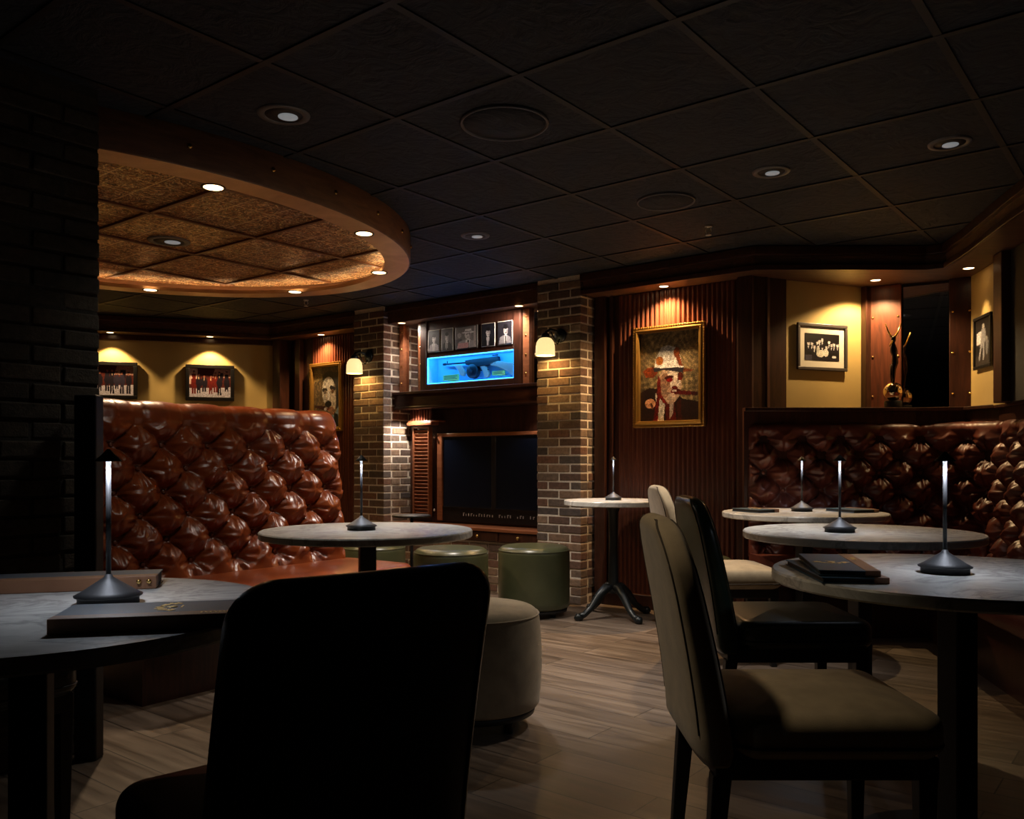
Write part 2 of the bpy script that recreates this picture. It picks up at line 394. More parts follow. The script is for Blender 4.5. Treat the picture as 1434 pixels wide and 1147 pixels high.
pillar('brick pillar between the fireplace and the ribbed panel with the large gilt portrait', BW, -.394, 0, 0, .42, 0, CEIL, (1,))
pillar('brick pillar on the left of the fireplace, beside the small gilt portrait', BW, -2.454, -2.063, 0, .42, 0, CEIL, (1, -1))
pillar('massive shaded brick pillar behind the end of the cognac booth', Frame(-1.505, 3.125, .62, .785), -1.6, 0, 0, .50, 0, CEIL, (1,), .066, .21, True)
mb = MB(); mb.box(-1.53, -1.452, 2.99, 3.05, 0, 1.28); struct('trim_22', mb, m_blackmat, None, .006)

# ---------------------------------------------------------------- art canvases
def canvas(w, h, col): return np.ones((h, w, 3))*np.array(col)
def YX(a): h, w = a.shape[:2]; y, x = np.mgrid[0:h, 0:w]; return 1-(y+.5)/h, (x+.5)/w
def ell(a, cx, cy, rx, ry, col, rot=0):
    y, x = YX(a); dx, dy = x-cx, y-cy; c, s = math.cos(rot), math.sin(rot)
    m = ((dx*c+dy*s)/rx)**2+((-dx*s+dy*c)/ry)**2 < 1; a[m] = col
def pol(a, pts, col):
    y, x = YX(a); m = np.zeros(x.shape, bool); n = len(pts)
    for i in range(n):
        (x1, y1), (x2, y2) = pts[i], pts[(i+1) % n]
        if y1 == y2: continue
        c = ((y1 > y) != (y2 > y)) & (x < (x2-x1)*(y-y1)/(y2-y1)+x1); m ^= c
    a[m] = col
def speck(a, amt, seed=0):
    r = np.random.RandomState(seed); a *= 1+amt*(r.rand(*a.shape[:2], 1)-.5)*2; a += amt*.12*(r.rand(*a.shape)-.5); return np.clip(a, 0, 1)
def art_mesh(name, a, W, H, parent, M=None):
    """flat printed panel, x to the right, z up, centred; front faces -y"""
    h, w = a.shape[:2]; mb = MB()
    mb.grid([[(-W/2+W*j/w, 0, H/2-H*i/h) for j in range(w+1)] for i in range(h+1)], False)
    o = obj(name, mb, m_art, parent, M); me = o.data
    ca = me.color_attributes.new('Col', 'BYTE_COLOR', 'CORNER')
    lin = a.reshape(-1, 3); cols = np.concatenate([np.repeat(lin, 4, 0), np.ones((len(lin)*4, 1))], 1)
    ca.data.foreach_set('color_srgb', cols.ravel().astype(float))
    return o
def art_hat(w=104, h=136):
    a = canvas(w, h, (.50, .44, .32)); y, x = YX(a)
    r = np.random.RandomState(3)
    sw = np.sin(x*40+6*np.sin(y*9))*np.sin(y*46+5*np.sin(x*8)); a *= (1+.28*sw[..., None])
    e = np.maximum(np.abs(x-.5)/.5, np.abs(y-.6)/.55); a *= np.clip(1.5-e*.9, .3, 1)[..., None]
    pol(a, [(0, 0), (0, .33), (.16, .38), (.34, .36), (.5, .26), (.62, .3), (.72, .24), (1, .2), (1, 0)], (.13, .08, .08))
    pol(a, [(.28, 0), (.26, .32), (.34, .30), (.42, .18), (.40, 0)], (.80, .78, .74))
    pol(a, [(.44, 0), (.42, .2), (.52, .24), (.58, .2), (.62, 0)], (.30, .07, .07))
    pol(a, [(.50, .02), (.50, .2), (.57, .22), (.56, .08)], (.66, .6, .56))
    pol(a, [(.62, .2), (.64, 0), (.70, 0), (.69, .24)], (.22, .08, .06))
    ell(a, .17, .2, .09, .055, (.86, .62, .46)); ell(a, .20, .17, .02, .04, (.35, .2, .15), .5)
    pol(a, [(.22, .0), (.30, .33), (.34, .30), (.30, 0)], (.36, .06, .06))
    # head
    ell(a, .50, .40, .20, .21, (.70, .60, .52)); ell(a, .56, .44, .12, .15, (.80, .76, .72))
    ell(a, .42, .40, .09, .14, (.55, .42, .34)); ell(a, .46, .33, .11, .05, (.62, .5, .42))
    pol(a, [(.28, .30), (.30, .52), (.34, .48), (.36, .30), (.46, .20), (.40, .20)], (.42, .10, .09))
    ell(a, .49, .485, .075, .022, (.26, .06, .06), .1); ell(a, .68, .50, .05, .035, (.30, .10, .06), -.2)
    ell(a, .50, .455, .055, .02, (.52, .07, .07)); ell(a, .67, .465, .045, .018, (.4, .1, .07))
    ell(a, .60, .42, .035, .07, (.84, .78, .74), -.2); ell(a, .585, .37, .05, .018, (.35, .10, .08))
    ell(a, .60, .325, .085, .035, (.34, .08, .08)); ell(a, .58, .335, .04, .014, (.85, .8, .78)); ell(a, .54, .27, .07, .04, (.74, .66, .6))
    pol(a, [(.64, .34), (.95, .31), (.96, .27), (.66, .29)], (.34, .08, .09)); pol(a, [(.86, .315), (.96, .31), (.96, .27), (.86, .28)], (.2, .06, .08))
    # hat
    pol(a, [(.04, .57), (.10, .50), (.22, .49), (.30, .54), (.30, .62), (.12, .61)], (.45, .20, .10))
    pol(a, [(.24, .60), (.27, .72), (.36, .83), (.48, .85), (.60, .82), (.68, .72), (.72, .60)], (.78, .79, .80))
    ell(a, .33, .68, .065, .05, (.60, .36, .16)); ell(a, .62, .76, .05, .06, (.55, .28, .14)); pol(a, [(.60, .72), (.66, .75), (.72, .60), (.66, .6)], (.45, .22, .12))
    pol(a, [(.22, .60), (.45, .615), (.74, .585), (.90, .555), (.72, .53), (.40, .575), (.24, .555)], (.16, .16, .20)); pol(a, [(.30, .60), (.74, .59), (.74, .605), (.32, .62)], (.85, .86, .9))
    pol(a, [(.74, .585), (.90, .555), (.86, .54), (.72, .54)], (.4, .22, .12))
    r2 = np.random.RandomState(9); blk = np.kron(r2.rand(h//4, w//4), np.ones((4, 4)))[:h, :w]; a *= (.78+.34*blk)[..., None]
    return speck(a*.98, .26, 5)
def art_face(w=60, h=80):
    a = canvas(w, h, (.42, .36, .26)); y, x = YX(a)
    a *= (1+.2*np.sin(x*50+4*np.sin(y*12))*np.sin(y*44))[..., None]
    pol(a, [(0, .75), (.35, .8), (.3, 1), (0, 1)], (.62, .55, .38))
    ell(a, .60, .80, .26, .13, (.10, .11, .09)); ell(a, .56, .60, .24, .24, (.74, .73, .70)); ell(a, .66, .45, .2, .22, (.70, .66, .6))
    pol(a, [(.72, .9), (1, .9), (1, .3), (.84, .3), (.86, .6)], (.14, .15, .16))
    ell(a, .42, .62, .10, .035, (.12, .12, .12)); ell(a, .44, .58, .055, .03, (.45, .40, .35)); ell(a, .72, .64, .11, .04, (.12, .12, .14), -.2); ell(a, .72, .59, .06, .035, (.4, .3, .2))
    ell(a, .57, .52, .04, .10, (.82, .82, .82)); ell(a, .56, .38, .13, .055, (.10, .10, .10)); ell(a, .60, .30, .10, .025, (.4, .12, .12)); ell(a, .68, .25, .12, .09, (.55, .40, .30))
    pol(a, [(.05, .37), (.45, .35), (.5, .3), (.45, .27), (.05, .33)], (.22, .12, .12)); ell(a, .45, .30, .05, .03, (.75, .74, .78))
    pol(a, [(.5, 0), (.52, .2), (.8, .2), (.95, .35), (1, 0)], (.50, .60, .66)); pol(a, [(.74, 0), (.78, .24), (.92, .2), (.95, 0)], (.08, .10, .10))
    r2 = np.random.RandomState(2); blk = np.kron(r2.rand(h//4, w//4), np.ones((4, 4)))[:h, :w]; a *= (.8+.3*blk)[..., None]
    return speck(a*.88, .26, 8)
def art_street(seed, w=72, h=52):
    r = np.random.RandomState(seed); a = canvas(w, h, (.30, .12, .10)); y, x = YX(a)
    pol(a, [(0, 0), (0, .30), (1, .36), (1, 0)], (.72, .70, .76)); pol(a, [(0, .45), (0, 1), (.2, 1), (.2, .45)], (.78, .66, .62)); pol(a, [(.55, .7), (.62, 1), (1, 1), (1, .7)], (.66, .50, .46)); pol(a, [(.7, .6), (.7, .86), (.82, .86), (.82, .6)], (.10, .06, .10))
    for i in range(7):
        cx = .06+.88*(i+.5)/7+r.uniform(-.03, .03); hh = r.uniform(.78, .92); c = [(.10, .08, .12), (.16, .14, .20), (.38, .10, .08), (.52, .28, .20)][r.randint(4)]
        foot = r.uniform(.05, .22)
        pol(a, [(cx-.045, hh-.1), (cx+.045, hh-.1), (cx+.04, .42), (cx+.045, foot), (cx+.01, foot), (cx, .36), (cx-.015, foot), (cx-.05, foot), (cx-.04, .42)], c)
        ell(a, cx, hh-.06, .022, .05, (.66, .42, .34)); ell(a, cx, hh-.005, .03, .02, (.12, .08, .08))
        if r.rand() < .4: ell(a, cx, hh-.17, .012, .045, (.75, .62, .48))
        ell(a, cx+.05, .5, .022, .13, c); ell(a, cx-.05, .52, .02, .12, c)
    return speck(a, .18, seed)
def art_group(w=66, h=46):
    r = np.random.RandomState(4); a = canvas(w, h, (.05, .045, .06)); pol(a, [(.0, .0), (0, .2), (1, .12), (1, 0)], (.10, .08, .12)); pol(a, [(0, 0), (0, .2), (.2, .2), (.2, 0)], (.25, .24, .3))
    for cx, cy in ((.1, .62), (.2, .62), (.27, .5), (.36, .66), (.42, .72), (.38, .5), (.5, .52), (.5, .78), (.62, .5), (.7, .7), (.77, .6), (.85, .62), (.95, .6)):
        ell(a, cx, cy, .035, .08, (.78, .76, .78)); ell(a, cx, cy+.07, .035, .035, (.12, .10, .12)); pol(a, [(cx-.05, cy-.3), (cx-.04, cy-.1), (cx+.04, cy-.1), (cx+.05, cy-.3)], (.10, .09, .12)); pol(a, [(cx-.012, cy-.22), (cx-.02, cy-.09), (cx+.02, cy-.09)], (.8, .8, .82))
    ell(a, .45, .26, .12, .13, (.80, .78, .74)); ell(a, .60, .30, .08, .14, (.82, .80, .78)); ell(a, .38, .4, .05, .12, (.7, .7, .68)); ell(a, .85, .15, .06, .05, (.8, .8, .82))
    return speck(a, .2, 4)
def art_stand(w=34, h=50):
    a = canvas(w, h, (.09, .08, .08)); pol(a, [(.1, .45), (.1, .72), (.45, .75), (.45, .45)], (.75, .75, .78)); pol(a, [(0, 0), (0, .2), (1, .3), (1, 0)], (.20, .18, .17))
    ell(a, .55, .84, .08, .06, (.62, .6, .6)); pol(a, [(.42, .78), (.68, .78), (.74, .5), (.62, .48), (.6, .1), (.5, .1), (.48, .46), (.4, .3), (.3, .1), (.22, .12), (.36, .5)], (.52, .52, .55)); ell(a, .78, .4, .1, .2, (.4, .4, .42))
    return speck(a, .2, 2)
def art_mug(seed, hat=False, pair=False, w=26, h=36):
    r = np.random.RandomState(seed); a = canvas(w, h, [(.20, .19, .21), (.34, .32, .33), (.42, .40, .40), (.12, .12, .15), (.16, .15, .18)][seed % 5])
    cx = .5+r.uniform(-.05, .08)
    if pair: ell(a, .18, .62, .10, .12, (.6, .57, .58)); pol(a, [(0, 0), (0, .45), (.3, .45), (.36, 0)], (.3, .28, .3)); cx = .6
    pol(a, [(.05, 0), (.14, .30), (.40, .40), (.62, .40), (.92, .28), (1, 0)], (.07, .07, .09) if seed % 2 else (.55, .53, .55))
    pol(a, [(cx-.09, .0), (cx-.13, .38), (cx+.10, .38), (cx+.04, 0)], (.78, .76, .76)); pol(a, [(cx-.03, 0), (cx-.03, .36), (cx+.03, .36), (cx+.03, 0)], (.06, .06, .07))
    ell(a, cx, .60, .16, .20, (.72, .69, .69)); ell(a, cx, .76, .165, .09, (.06, .05, .06))
    ell(a, cx-.07, .63, .04, .02, (.12, .1, .12)); ell(a, cx+.07, .63, .04, .02, (.12, .1, .12)); ell(a, cx, .5, .06, .015, (.25, .2, .2)); ell(a, cx+.10, .55, .05, .14, (.5, .47, .48))
    if hat:
        ell(a, cx, .73, .30, .045, (.78, .75, .76) if pair else (.10, .09, .1)); pol(a, [(cx-.17, .73), (cx-.14, .9), (cx+.15, .9), (cx+.17, .73)], (.80, .78, .78) if pair else (.08, .07, .09)); pol(a, [(cx-.17, .74), (cx-.16, .78), (cx+.17, .78), (cx+.17, .74)], (.1, .1, .1))
    if pair: pol(a, [(.1, 0), (.12, .25), (.62, .25), (.6, 0)], (.70, .52, .54)); pol(a, [(.86, 0), (.88, 1), (.95, 1), (.95, 0)], (.6, .55, .55))
    return speck(a, .1, seed)

def frame_bars(mb, W, H, b, d, y0=0):
    """picture-frame border of width b and depth d; outer size W x H, front at y=-d"""
    for x0, x1, z0, z1 in ((-W/2, W/2, H/2-b, H/2), (-W/2, W/2, -H/2, -H/2+b), (-W/2, -W/2+b, -H/2+b, H/2-b), (W/2-b, W/2, -H/2+b, H/2-b)):
        mb.box(x0, x1, y0-d, y0, z0, z1)
def picture(label, fr, x, y, z, W, H, b, d, fmat, art, mat_w=0, cat='picture', name='framed_picture', group=None, beads=False, inner=None, tilt=0):
    t = thing(name, label, cat, fr.M(x, y, z) @ Matrix.Rotation(tilt, 4, 'X'), group)
    mb = MB(); frame_bars(mb, W, H, b, d)
    if beads:
        frame_bars(mb, W-b*.9, H-b*.9, b*.3, d+.006)
    fo = obj('frame', mb, fmat, t, bevel=.004)
    if beads:
        mb = MB(); n = int(H/.018)
        for i in range(n):
            zz = -H/2+H*(i+.5)/n
            for sx in (-1, 1): mb.box(sx*(W/2-.006)-.005, sx*(W/2-.006)+.005, -d-.004, -d+.003, zz-.005, zz+.005)
        n = int(W/.018)
        for i in range(n):
            xx = -W/2+W*(i+.5)/n
            for sz in (-1, 1): mb.box(xx-.005, xx+.005, -d-.004, -d+.003, sz*(H/2-.006)-.005, sz*(H/2-.006)+.005)
        obj('beading', mb, fmat, fo, bevel=.002)
    mb = MB(); mb.box(-W/2+b*.5, W/2-b*.5, -.006, -.001, -H/2+b*.5, H/2-b*.5); obj('backing', mb, m_mat if mat_w else m_frameblk, t)
    iw, ih = W-2*b-2*mat_w, H-2*b-2*mat_w
    art_mesh('print', art, iw, ih, t, Matrix.Translation((0, -.008, 0)))
    return t
picture('large gilt-framed mosaic portrait of a man in a white hat, hung on ribbed wood', BW, .623, .185, 1.637, .55, .71, .045, .035, m_gold, art_hat(), name='framed_portrait', beads=True)
picture('smaller gilt-framed mosaic portrait of a dark-haired man, half hidden by the booth', BW, -3.04, .185, 1.66, .47, .66, .042, .03, m_gold, art_face(), name='framed_portrait', beads=True)
picture('black-framed colour photograph of people in a street, beside the massive pillar', LW, -1.60, -.008, 1.81, .45, .35, .035, .035, m_frameblk, art_street(11), group='street photographs above the booth')
picture('black-framed colour photograph of men walking, in the middle of the left mustard wall', LW, -.72, -.008, 1.81, .45, .35, .035, .035, m_frameblk, art_street(5), group='street photographs above the booth')
picture('black-and-white group photograph with a wide white mat on the mustard panel', P1, .305, -.008, 1.815, .425, .315, .022, .018, m_framebrn, art_group(), mat_w=.045)
picture('black-framed photograph of a standing person on the far right mustard wall', RR, .29, -.008, 1.79, .30, .33, .022, .018, m_frameblk, art_stand(), mat_w=.0)

# ---------------------------------------------------------------- recessed lights
def lens_can(name, label, M, r=.038, kind='warm', group=None):
    t = thing(name, label, 'ceiling light', M, group)
    if kind == 'warm':
        mb = MB(); mb.lathe([(r*.72, .0), (r, -.004), (r*1.02, -.001), (r*1.02, .002)], 28, cap=False); obj('trim_ring', mb, m_can, t)
        mb = MB(); mb.lathe([(r*.8, .0), (r*.8, -.0015), (r*.3, -.0018)], 24); obj('lens', mb, m_lensw, t)
    else:
        mb = MB(); mb.lathe([(r*.72, -.003), (r*.75, -.006), (r, -.004), (r*1.02, .002)], 40, cap=False); obj('trim_ring', mb, m_canlight, t)
        mb = MB(); mb.lathe([(r*.75, -.001), (r*.75, -.002), (r*.3, -.002)], 40); obj('baffle', mb, m_blackmat, t)
        mb = MB(); mb.lathe([(r*.38, -.002), (r*.38, -.004), (r*.1, -.0045)], 32, Matrix.Translation((r*.12, r*.18, 0))); obj('lens', mb, m_lensdim, t)
    return t
def down(t, energy, col, spot=90, blend=.5, size=.015, tilt=(0, 0, 0), dz=-.03):
    return light('SPOT', t, (0, 0, dz), energy, col, size, spot, blend, tilt)
t = lens_can('recessed_light', 'small warm downlight in the cornice over the street photograph of walking men', LW.M(-.72, -.13, SOF)); down(t, EN['wash'], WARM, 105, .35)
t = lens_can('recessed_light', 'small warm downlight in the cornice right beside the massive shaded pillar', LW.M(-1.60, -.13, SOF)); down(t, EN['wash'], WARM, 105, .35)
t = lens_can('recessed_light', 'small warm downlight over the smaller gilt portrait', BW.M(-3.03, .10, SOF)); down(t, EN['wash_rib']*.6, WARMER, 135, 1)
t = lens_can('recessed_light', 'small warm downlight over the large gilt portrait of the hatted man', BW.M(.62, .10, SOF)); down(t, EN['wash_rib'], WARMER, 135, 1)
t = lens_can('recessed_light', 'small warm downlight above the group photograph with the white mat', P1.M(.57, -.22, SOF)); down(t, EN['wash']*1.3, WARM, 140, .4)
t = lens_can('recessed_light', 'small warm downlight lighting the far right mustard wall', RR.M(.30, -.10, SOF)); down(t, EN['wash']*.5, WARM, 60, .45)
t = lens_can('recessed_light', 'warm downlight at the left end of the fireplace cornice', BW.M(-1.93, .09, SOF)); down(t, EN['fire']*.9, NEUT, 130, .8, .03, (.15, -.45, 0))
t = lens_can('recessed_light', 'warm downlight at the right end of the fireplace cornice', BW.M(-.62, .07, SOF)); down(t, EN['fire']*1.0, NEUT, 130, .8, .03, (.15, .6, 0))
# dim discs in the black ceiling
CANS = [(-.89, 3.34, 1.35, 'grey can light nearest the camera, above the copper ring\'s near side'), (-.22, 5.14, 1, 'small grey can light in the black tile just right of the copper ring'),
        (1.21, 4.0, 1, 'grey can light in the black ceiling before the sprinkler'), (1.86, 3.64, 1, 'half dark grey can light at the far right of the ceiling')]
can_l = []
for x, y, s, lb in CANS:
    t = lens_can('ceiling_can_light', lb, Matrix.Translation((x, y, CEIL-.001)), .10 if s > 1 else .085, 'dim'); can_l.append(t)
down(can_l[1], EN['room'], (1, .90, .80), 100, .7, .06)
down(can_l[2], EN['room']*1.0, (1, .90, .80), 72, .9, .06, (.16, .30, 0))
down(can_l[0], EN['room_near']*.8, (1, .95, .85), 118, .9, .06, (.25, .0, 0))
down(can_l[3], EN['room_near']*.1, COOL, 80, .9, .06)
t = lens_can('ceiling_can_light', 'added grey can light above and just outside the view, brightening the nearest beige chair', Matrix.Translation((-.45, 2.08, CEIL-.001)), .085, 'dim'); down(t, 17, (1, .80, .54), 34, .9, .06, (0, -.43, 0))  # unseen can, added to light the nearest beige chair
# speaker grilles and sprinklers
for x, y, r, lb in ((-.03, 3.42, .177, 'large round ceiling speaker grille in the tile nearest the camera'), (.80, 4.45, .15, 'round ceiling speaker grille further back, left of the sprinkler')):
    t = thing('ceiling_speaker', lb, 'speaker', Matrix.Translation((x, y, CEIL-.002)))
    mb = MB(); mb.lathe([(r*.93, 0), (r*.95, -.009), (r*.98, -.010), (r, -.006), (r, .001)], 56, cap=False); obj('rim', mb, m_canlight, t)
    mb = MB(); mb.lathe([(r*.93, -.001), (r*.93, -.003), (r*.4, -.006)], 48); obj('grille', mb, m_tile, t)
for x, y, lb in ((1.13, 4.93, 'small white fire sprinkler in the black ceiling on the right'), (-1.73, 7.2, 'small white fire sprinkler behind the copper ring'), (2.72, 5.38-.2, 'small fire sprinkler near the far right corner')):
    t = thing('fire_sprinkler', lb, 'sprinkler', Matrix.Translation((x, y, CEIL)))
    mw = m_mat if x < 2 else m_can
    mb = MB(); mb.lathe([(.022, 0), (.022, -.006), (.012, -.009)], 20); obj('flange', mb, mw, t)
    mb = MB(); mb.tube([(-.012, 0, -.008), (-.016, 0, -.03), (0, 0, -.05)], .0035); mb.tube([(.012, 0, -.008), (.016, 0, -.03), (0, 0, -.05)], .0035); mb.lathe([(.016, -.05), (.018, -.054), (.004, -.056)], 16); obj('deflector', mb, mw, t)

# ---------------------------------------------------------------- copper ring canopy
RC = (-2.24, 4.593); RA, RB, RTH = 1.835, 1.454, .826
ring = thing('copper_ceiling_canopy', 'oval copper ceiling feature with pressed tiles and riveted fascia above the booth', 'ceiling feature', Matrix.Translation((*RC, 0)))
def oval(a, b, z, n=96):
    c, s = math.cos(RTH), math.sin(RTH)
    return [(a*math.cos(2*PI*j/n)*c-b*math.sin(2*PI*j/n)*s, a*math.cos(2*PI*j/n)*s+b*math.sin(2*PI*j/n)*c, z) for j in range(n)]
mb = MB(); mb.loft([oval(RA, RB, CEIL), oval(RA, RB, 2.245), oval(RA-.008, RB-.008, 2.24)], cap=False); obj('fascia', mb, m_fascia, ring)
mb = MB(); mb.loft([oval(RA-.008, RB-.008, 2.24), oval(RA-.155, RB-.155, 2.24), oval(RA-.155, RB-.155, 2.265), oval(RA-.150, RB-.150, 2.265), oval(RA-.150, RB-.150, 2.245)], cap=False, smooth=False); obj('soffit_band', mb, m_ring, ring)
mb = MB(); mb.add(oval(RA-.03, RB-.03, 2.315), [tuple(range(95, -1, -1))]); o = obj('pressed_tile_panel', mb, m_copper, ring)
# align copper pattern with the tile grid
CG = Frame(-1.833-RC[0], 4.346-RC[1], .785, -.62)
mp = [n for n in m_copper.node_tree.nodes if n.type == 'MAPPING'][0]
mp.vector_type = 'TEXTURE'; mp.inputs['Location'].default_value = (CG.o[0], CG.o[1], 0); mp.inputs['Rotation'].default_value = (0, 0, CG.rz)
mb = MB()
c_, s_ = math.cos(RTH), math.sin(RTH)
def clip_line(p, d, a, b):
    # intersect p + t d with oval
    def loc(v): return ((v[0]*c_+v[1]*s_)/a, (-v[0]*s_+v[1]*c_)/b)
    P, D = loc(p), loc(d); A = D[0]**2+D[1]**2; B = 2*(P[0]*D[0]+P[1]*D[1]); C = P[0]**2+P[1]**2-1; q = B*B-4*A*C
    if q <= 0: return None
    return ((-B-math.sqrt(q))/2/A, (-B+math.sqrt(q))/2/A)
for k in range(-7, 8):
    for ax in (0, 1):
        p = CG.p(k*.63, 0) if ax == 0 else CG.p(0, k*.63); d = (-CG.a[1], CG.a[0]) if ax == 0 else CG.a
        tt = clip_line(p, d, RA-.157, RB-.157)
        if tt and tt[1]-tt[0] > .05:
            Fm = Frame(p[0], p[1], d[0], d[1]).M(); mb.box(tt[0]-.09, tt[1]+.09, -.011, .011, 2.303, 2.316, Fm)
obj('tile_grid', mb, m_fascia, ring, bevel=.002)
mb = MB(); mb.loft([oval(RA-.150, RB-.150, 2.262), oval(RA-.150, RB-.150, 2.270), oval(RA-.1545, RB-.1545, 2.270), oval(RA-.1545, RB-.1545, 2.262)], cap=False)
rv = MB(); rv.lathe([(.012, 0), (.011, .005), (.006, .009), (.001, .010)], 12)
n_riv = 30
rivet0 = None
for j in range(n_riv):
    an = 2*PI*j/n_riv; x0, y0 = RA*math.cos(an), RB*math.sin(an); nx, ny = math.cos(an)/RA, math.sin(an)/RB
    x, y = x0*c_-y0*s_, x0*s_+y0*c_; nxx, nyy = nx*c_-ny*s_, nx*s_+ny*c_
    M = Matrix.Translation((x, y, 2.325)) @ Matrix.Rotation(math.atan2(nyy, nxx), 4, 'Z') @ Matrix.Rotation(PI/2, 4, 'Y')
    if rivet0 is None: rivet0 = obj('rivet', rv, m_brass, ring, M)
    else: c = rivet0.copy(); COL.objects.link(c); c.matrix_local = M
# ring downlights
ring_cans = [(-1.30, 3.73, 'copper-ring downlight nearest the camera'), (-.775, 4.49, 'copper-ring downlight on the right-hand curve'), (-.84, 5.42, 'copper-ring downlight at the far right curve'), (-1.53, 6.04, 'copper-ring downlight at the back above the left wall photographs'), (-2.52, 5.97, 'copper-ring downlight at the back beside the massive pillar')]
for i, (x, y, lb) in enumerate(ring_cans):
    t = lens_can('ring_downlight', lb, Matrix.Translation((x, y, 2.239)), .052, group=None)
    down(t, EN['ring']*(.12, .12, 2.2, 6, 6)[i], (1, .66, .34), 96, .6, .02)
t = lens_can('ceiling_can_light', 'dark grey can light set in the pressed copper tiles', Matrix.Translation((-1.975, 4.93, 2.313)), .115, 'dim'); down(t, EN['tile']*.85, (1, .70, .42), 150, .9, .05)
# added glowing strip, hidden behind the inner lip, brightens the pressed copper
m_addglow = emis('added_glow', (1, .74, .42), 7)
mb = MB(); mb.loft([oval(RA-.115, RB-.115, 2.247), oval(RA-.135, RB-.135, 2.247), oval(RA-.135, RB-.135, 2.256), oval(RA-.115, RB-.115, 2.256)], cap=False)

obj('added_glow_strip', mb, m_addglow, ring)

# ---------------------------------------------------------------- fireplace bay (BW frame)
# brick infill of the recess: back and left reveal come from the pillar, back wall below is brick
t = thing('brick_hearth_base', 'low brick base under the fireplace shelf', 'hearth', BW.M(-2.063, .10, 0))
mb = MB(); brick_courses(mb, 0, 1.669, 0, 0, .40, ()); obj('brickwork', mb, m_brick, t, bevel=.005)
mb = MB(); mb.box(0, 1.669, .01, .30, 0, .405); obj('mortar_core', mb, m_mortar, t)
# shelf + drawer band
t = thing('hearth_cabinet', 'brown wooden hearth shelf with knobbed drawers under the dark glass doors', 'cabinet', BW.M(-2.063, .05, 0))
mb = MB(); mb.box(0, 1.667, 0, .34, .485, .51); obj('shelf', mb, m_woodwarm, t, bevel=.004)
mb = MB(); mb.box(0, 1.667, .03, .34, .40, .485); obj('body', mb, m_wood, t)
for k in range(4):
    mb = MB(); x0 = .02+k*.41; mb.box(x0, x0+.39, .018, .032, .408, .478); d = obj('drawer', mb, m_wood, t, bevel=.004)
    mb = MB(); mb.lathe([(.004, 0), (.006, .012), (.013, .018), (.012, .026), (.004, .03)], 14, Matrix.Translation((x0+.195, .018, .445)) @ Matrix.Rotation(PI/2, 4, 'X')); obj('knob', mb, m_brass, d)
# firebox unit: back panel, louvre, doors
t = thing('fireplace_unit', 'dark glass-fronted fireplace with two panes and a wooden frame between brick pillars', 'fireplace', BW.M(0, .28, 0))
mb = MB(); mb.box(-2.055, -.40, .04, .13, .512, 1.495); obj('back_panel', mb, m_wood, t)
x0, x1, z0, z1 = -1.69, -.42, .53, 1.285
mb = MB()
mb.box(x0, x0+.06, 0, .05, z0, z1); mb.box(x1-.07, x1, 0, .05, z0, z1); mb.box(x0+.06, x1-.07, .0, .05, z1-.03, z1)
fr_ = obj('surround', mb, m_woodwarm, t, bevel=.006)
mb = MB(); mb.box(x0+.06, x1-.07, .01, .05, z0, z0+.115); lp = obj('control_panel', mb, m_frameblk, t, bevel=.003)
# small pale marks in a row along the control panel
mb = MB(); xx = x0+.30
for k in range(24):
    if k in (12, 17, 20, 22): xx += .045
    hgt = .022*random.uniform(.6, 1.1)
    mb.box(xx, xx+.006, .006, .0105, z0+.05, z0+.05+hgt)
    if k % 3 == 0: mb.box(xx, xx+.016, .006, .0105, z0+.05+hgt, z0+.055+hgt)
    xx += .029
obj('pale_markings', mb, Mat('pale_print', (.35, .33, .33), .6).m, lp)
xm = (x0+x1)/2
for a, b in ((x0+.065, xm-.022), (xm+.022, x1-.075)):
    mb = MB(); mb.box(a, b, .012, .03, z0+.12, z1-.035); d = obj('glass_door', mb, m_glassdark, t)
    mb = MB(); mb.box(a, b, .004, .014, z0+.118, z0+.126); mb.box(a, b, .004, .014, z1-.042, z1-.035); obj('metal_edge', mb, m_chrome, d)
mb = MB(); mb.box(xm-.022, xm+.022, .004, .04, z0+.115, z1-.03); obj('centre_stile', mb, m_frameblk, t, bevel=.004)
for px_, pz_ in ((x0-.012, z1-.03), (x0-.012, z0+.09), (x1+.004, z1-.03), (x1+.004, z0+.09)):
    mb = MB(); mb.lathe([(.005, 0), (.01, .01), (.012, .02), (.004, .026)], 12, Matrix.Translation((px_, -.002, pz_)) @ Matrix.Rotation(PI/2, 4, 'X')); obj('latch', mb, m_chrome, t)
t = thing('louvred_panel', 'narrow louvred wooden shutter between the left brick pillar and the dark glass doors', 'shutter', BW.M(-1.86, .25, .55))
mb = MB(); mb.box(-.10, -.085, 0, .05, 0, .80); mb.box(.085, .10, 0, .05, 0, .80); mb.box(-.10, .10, 0, .05, .785, .80); mb.box(-.10, .10, 0, .05, 0, .015); obj('frame', mb, m_woodwarm, t, bevel=.003)
mb = MB()
for k in range(24): mb.box(-.085, .085, -.012, .02, -.003, .003, Matrix.Translation((0, .022, .035+k*.0315)) @ Matrix.Rotation(-.75, 4, 'X'))
obj('slats', mb, m_woodwarm, t)
mb = MB(); mb.box(-2.0, -1.70, .22, .32, 1.36, 1.385); mb.box(-2.0, -1.62, .235, .32, 1.385, 1.40); struct('trim_19', mb, m_woodwarm, BW.M(), .003)
# ribbed header panel under the mantel
mb = MB()
for k in range(8): mb.box(-1.985+k*.033, -1.985+k*.033+.02, .245, .27, 1.40, 1.50)
struct('trim_20', mb, m_rib, BW.M(), .004)
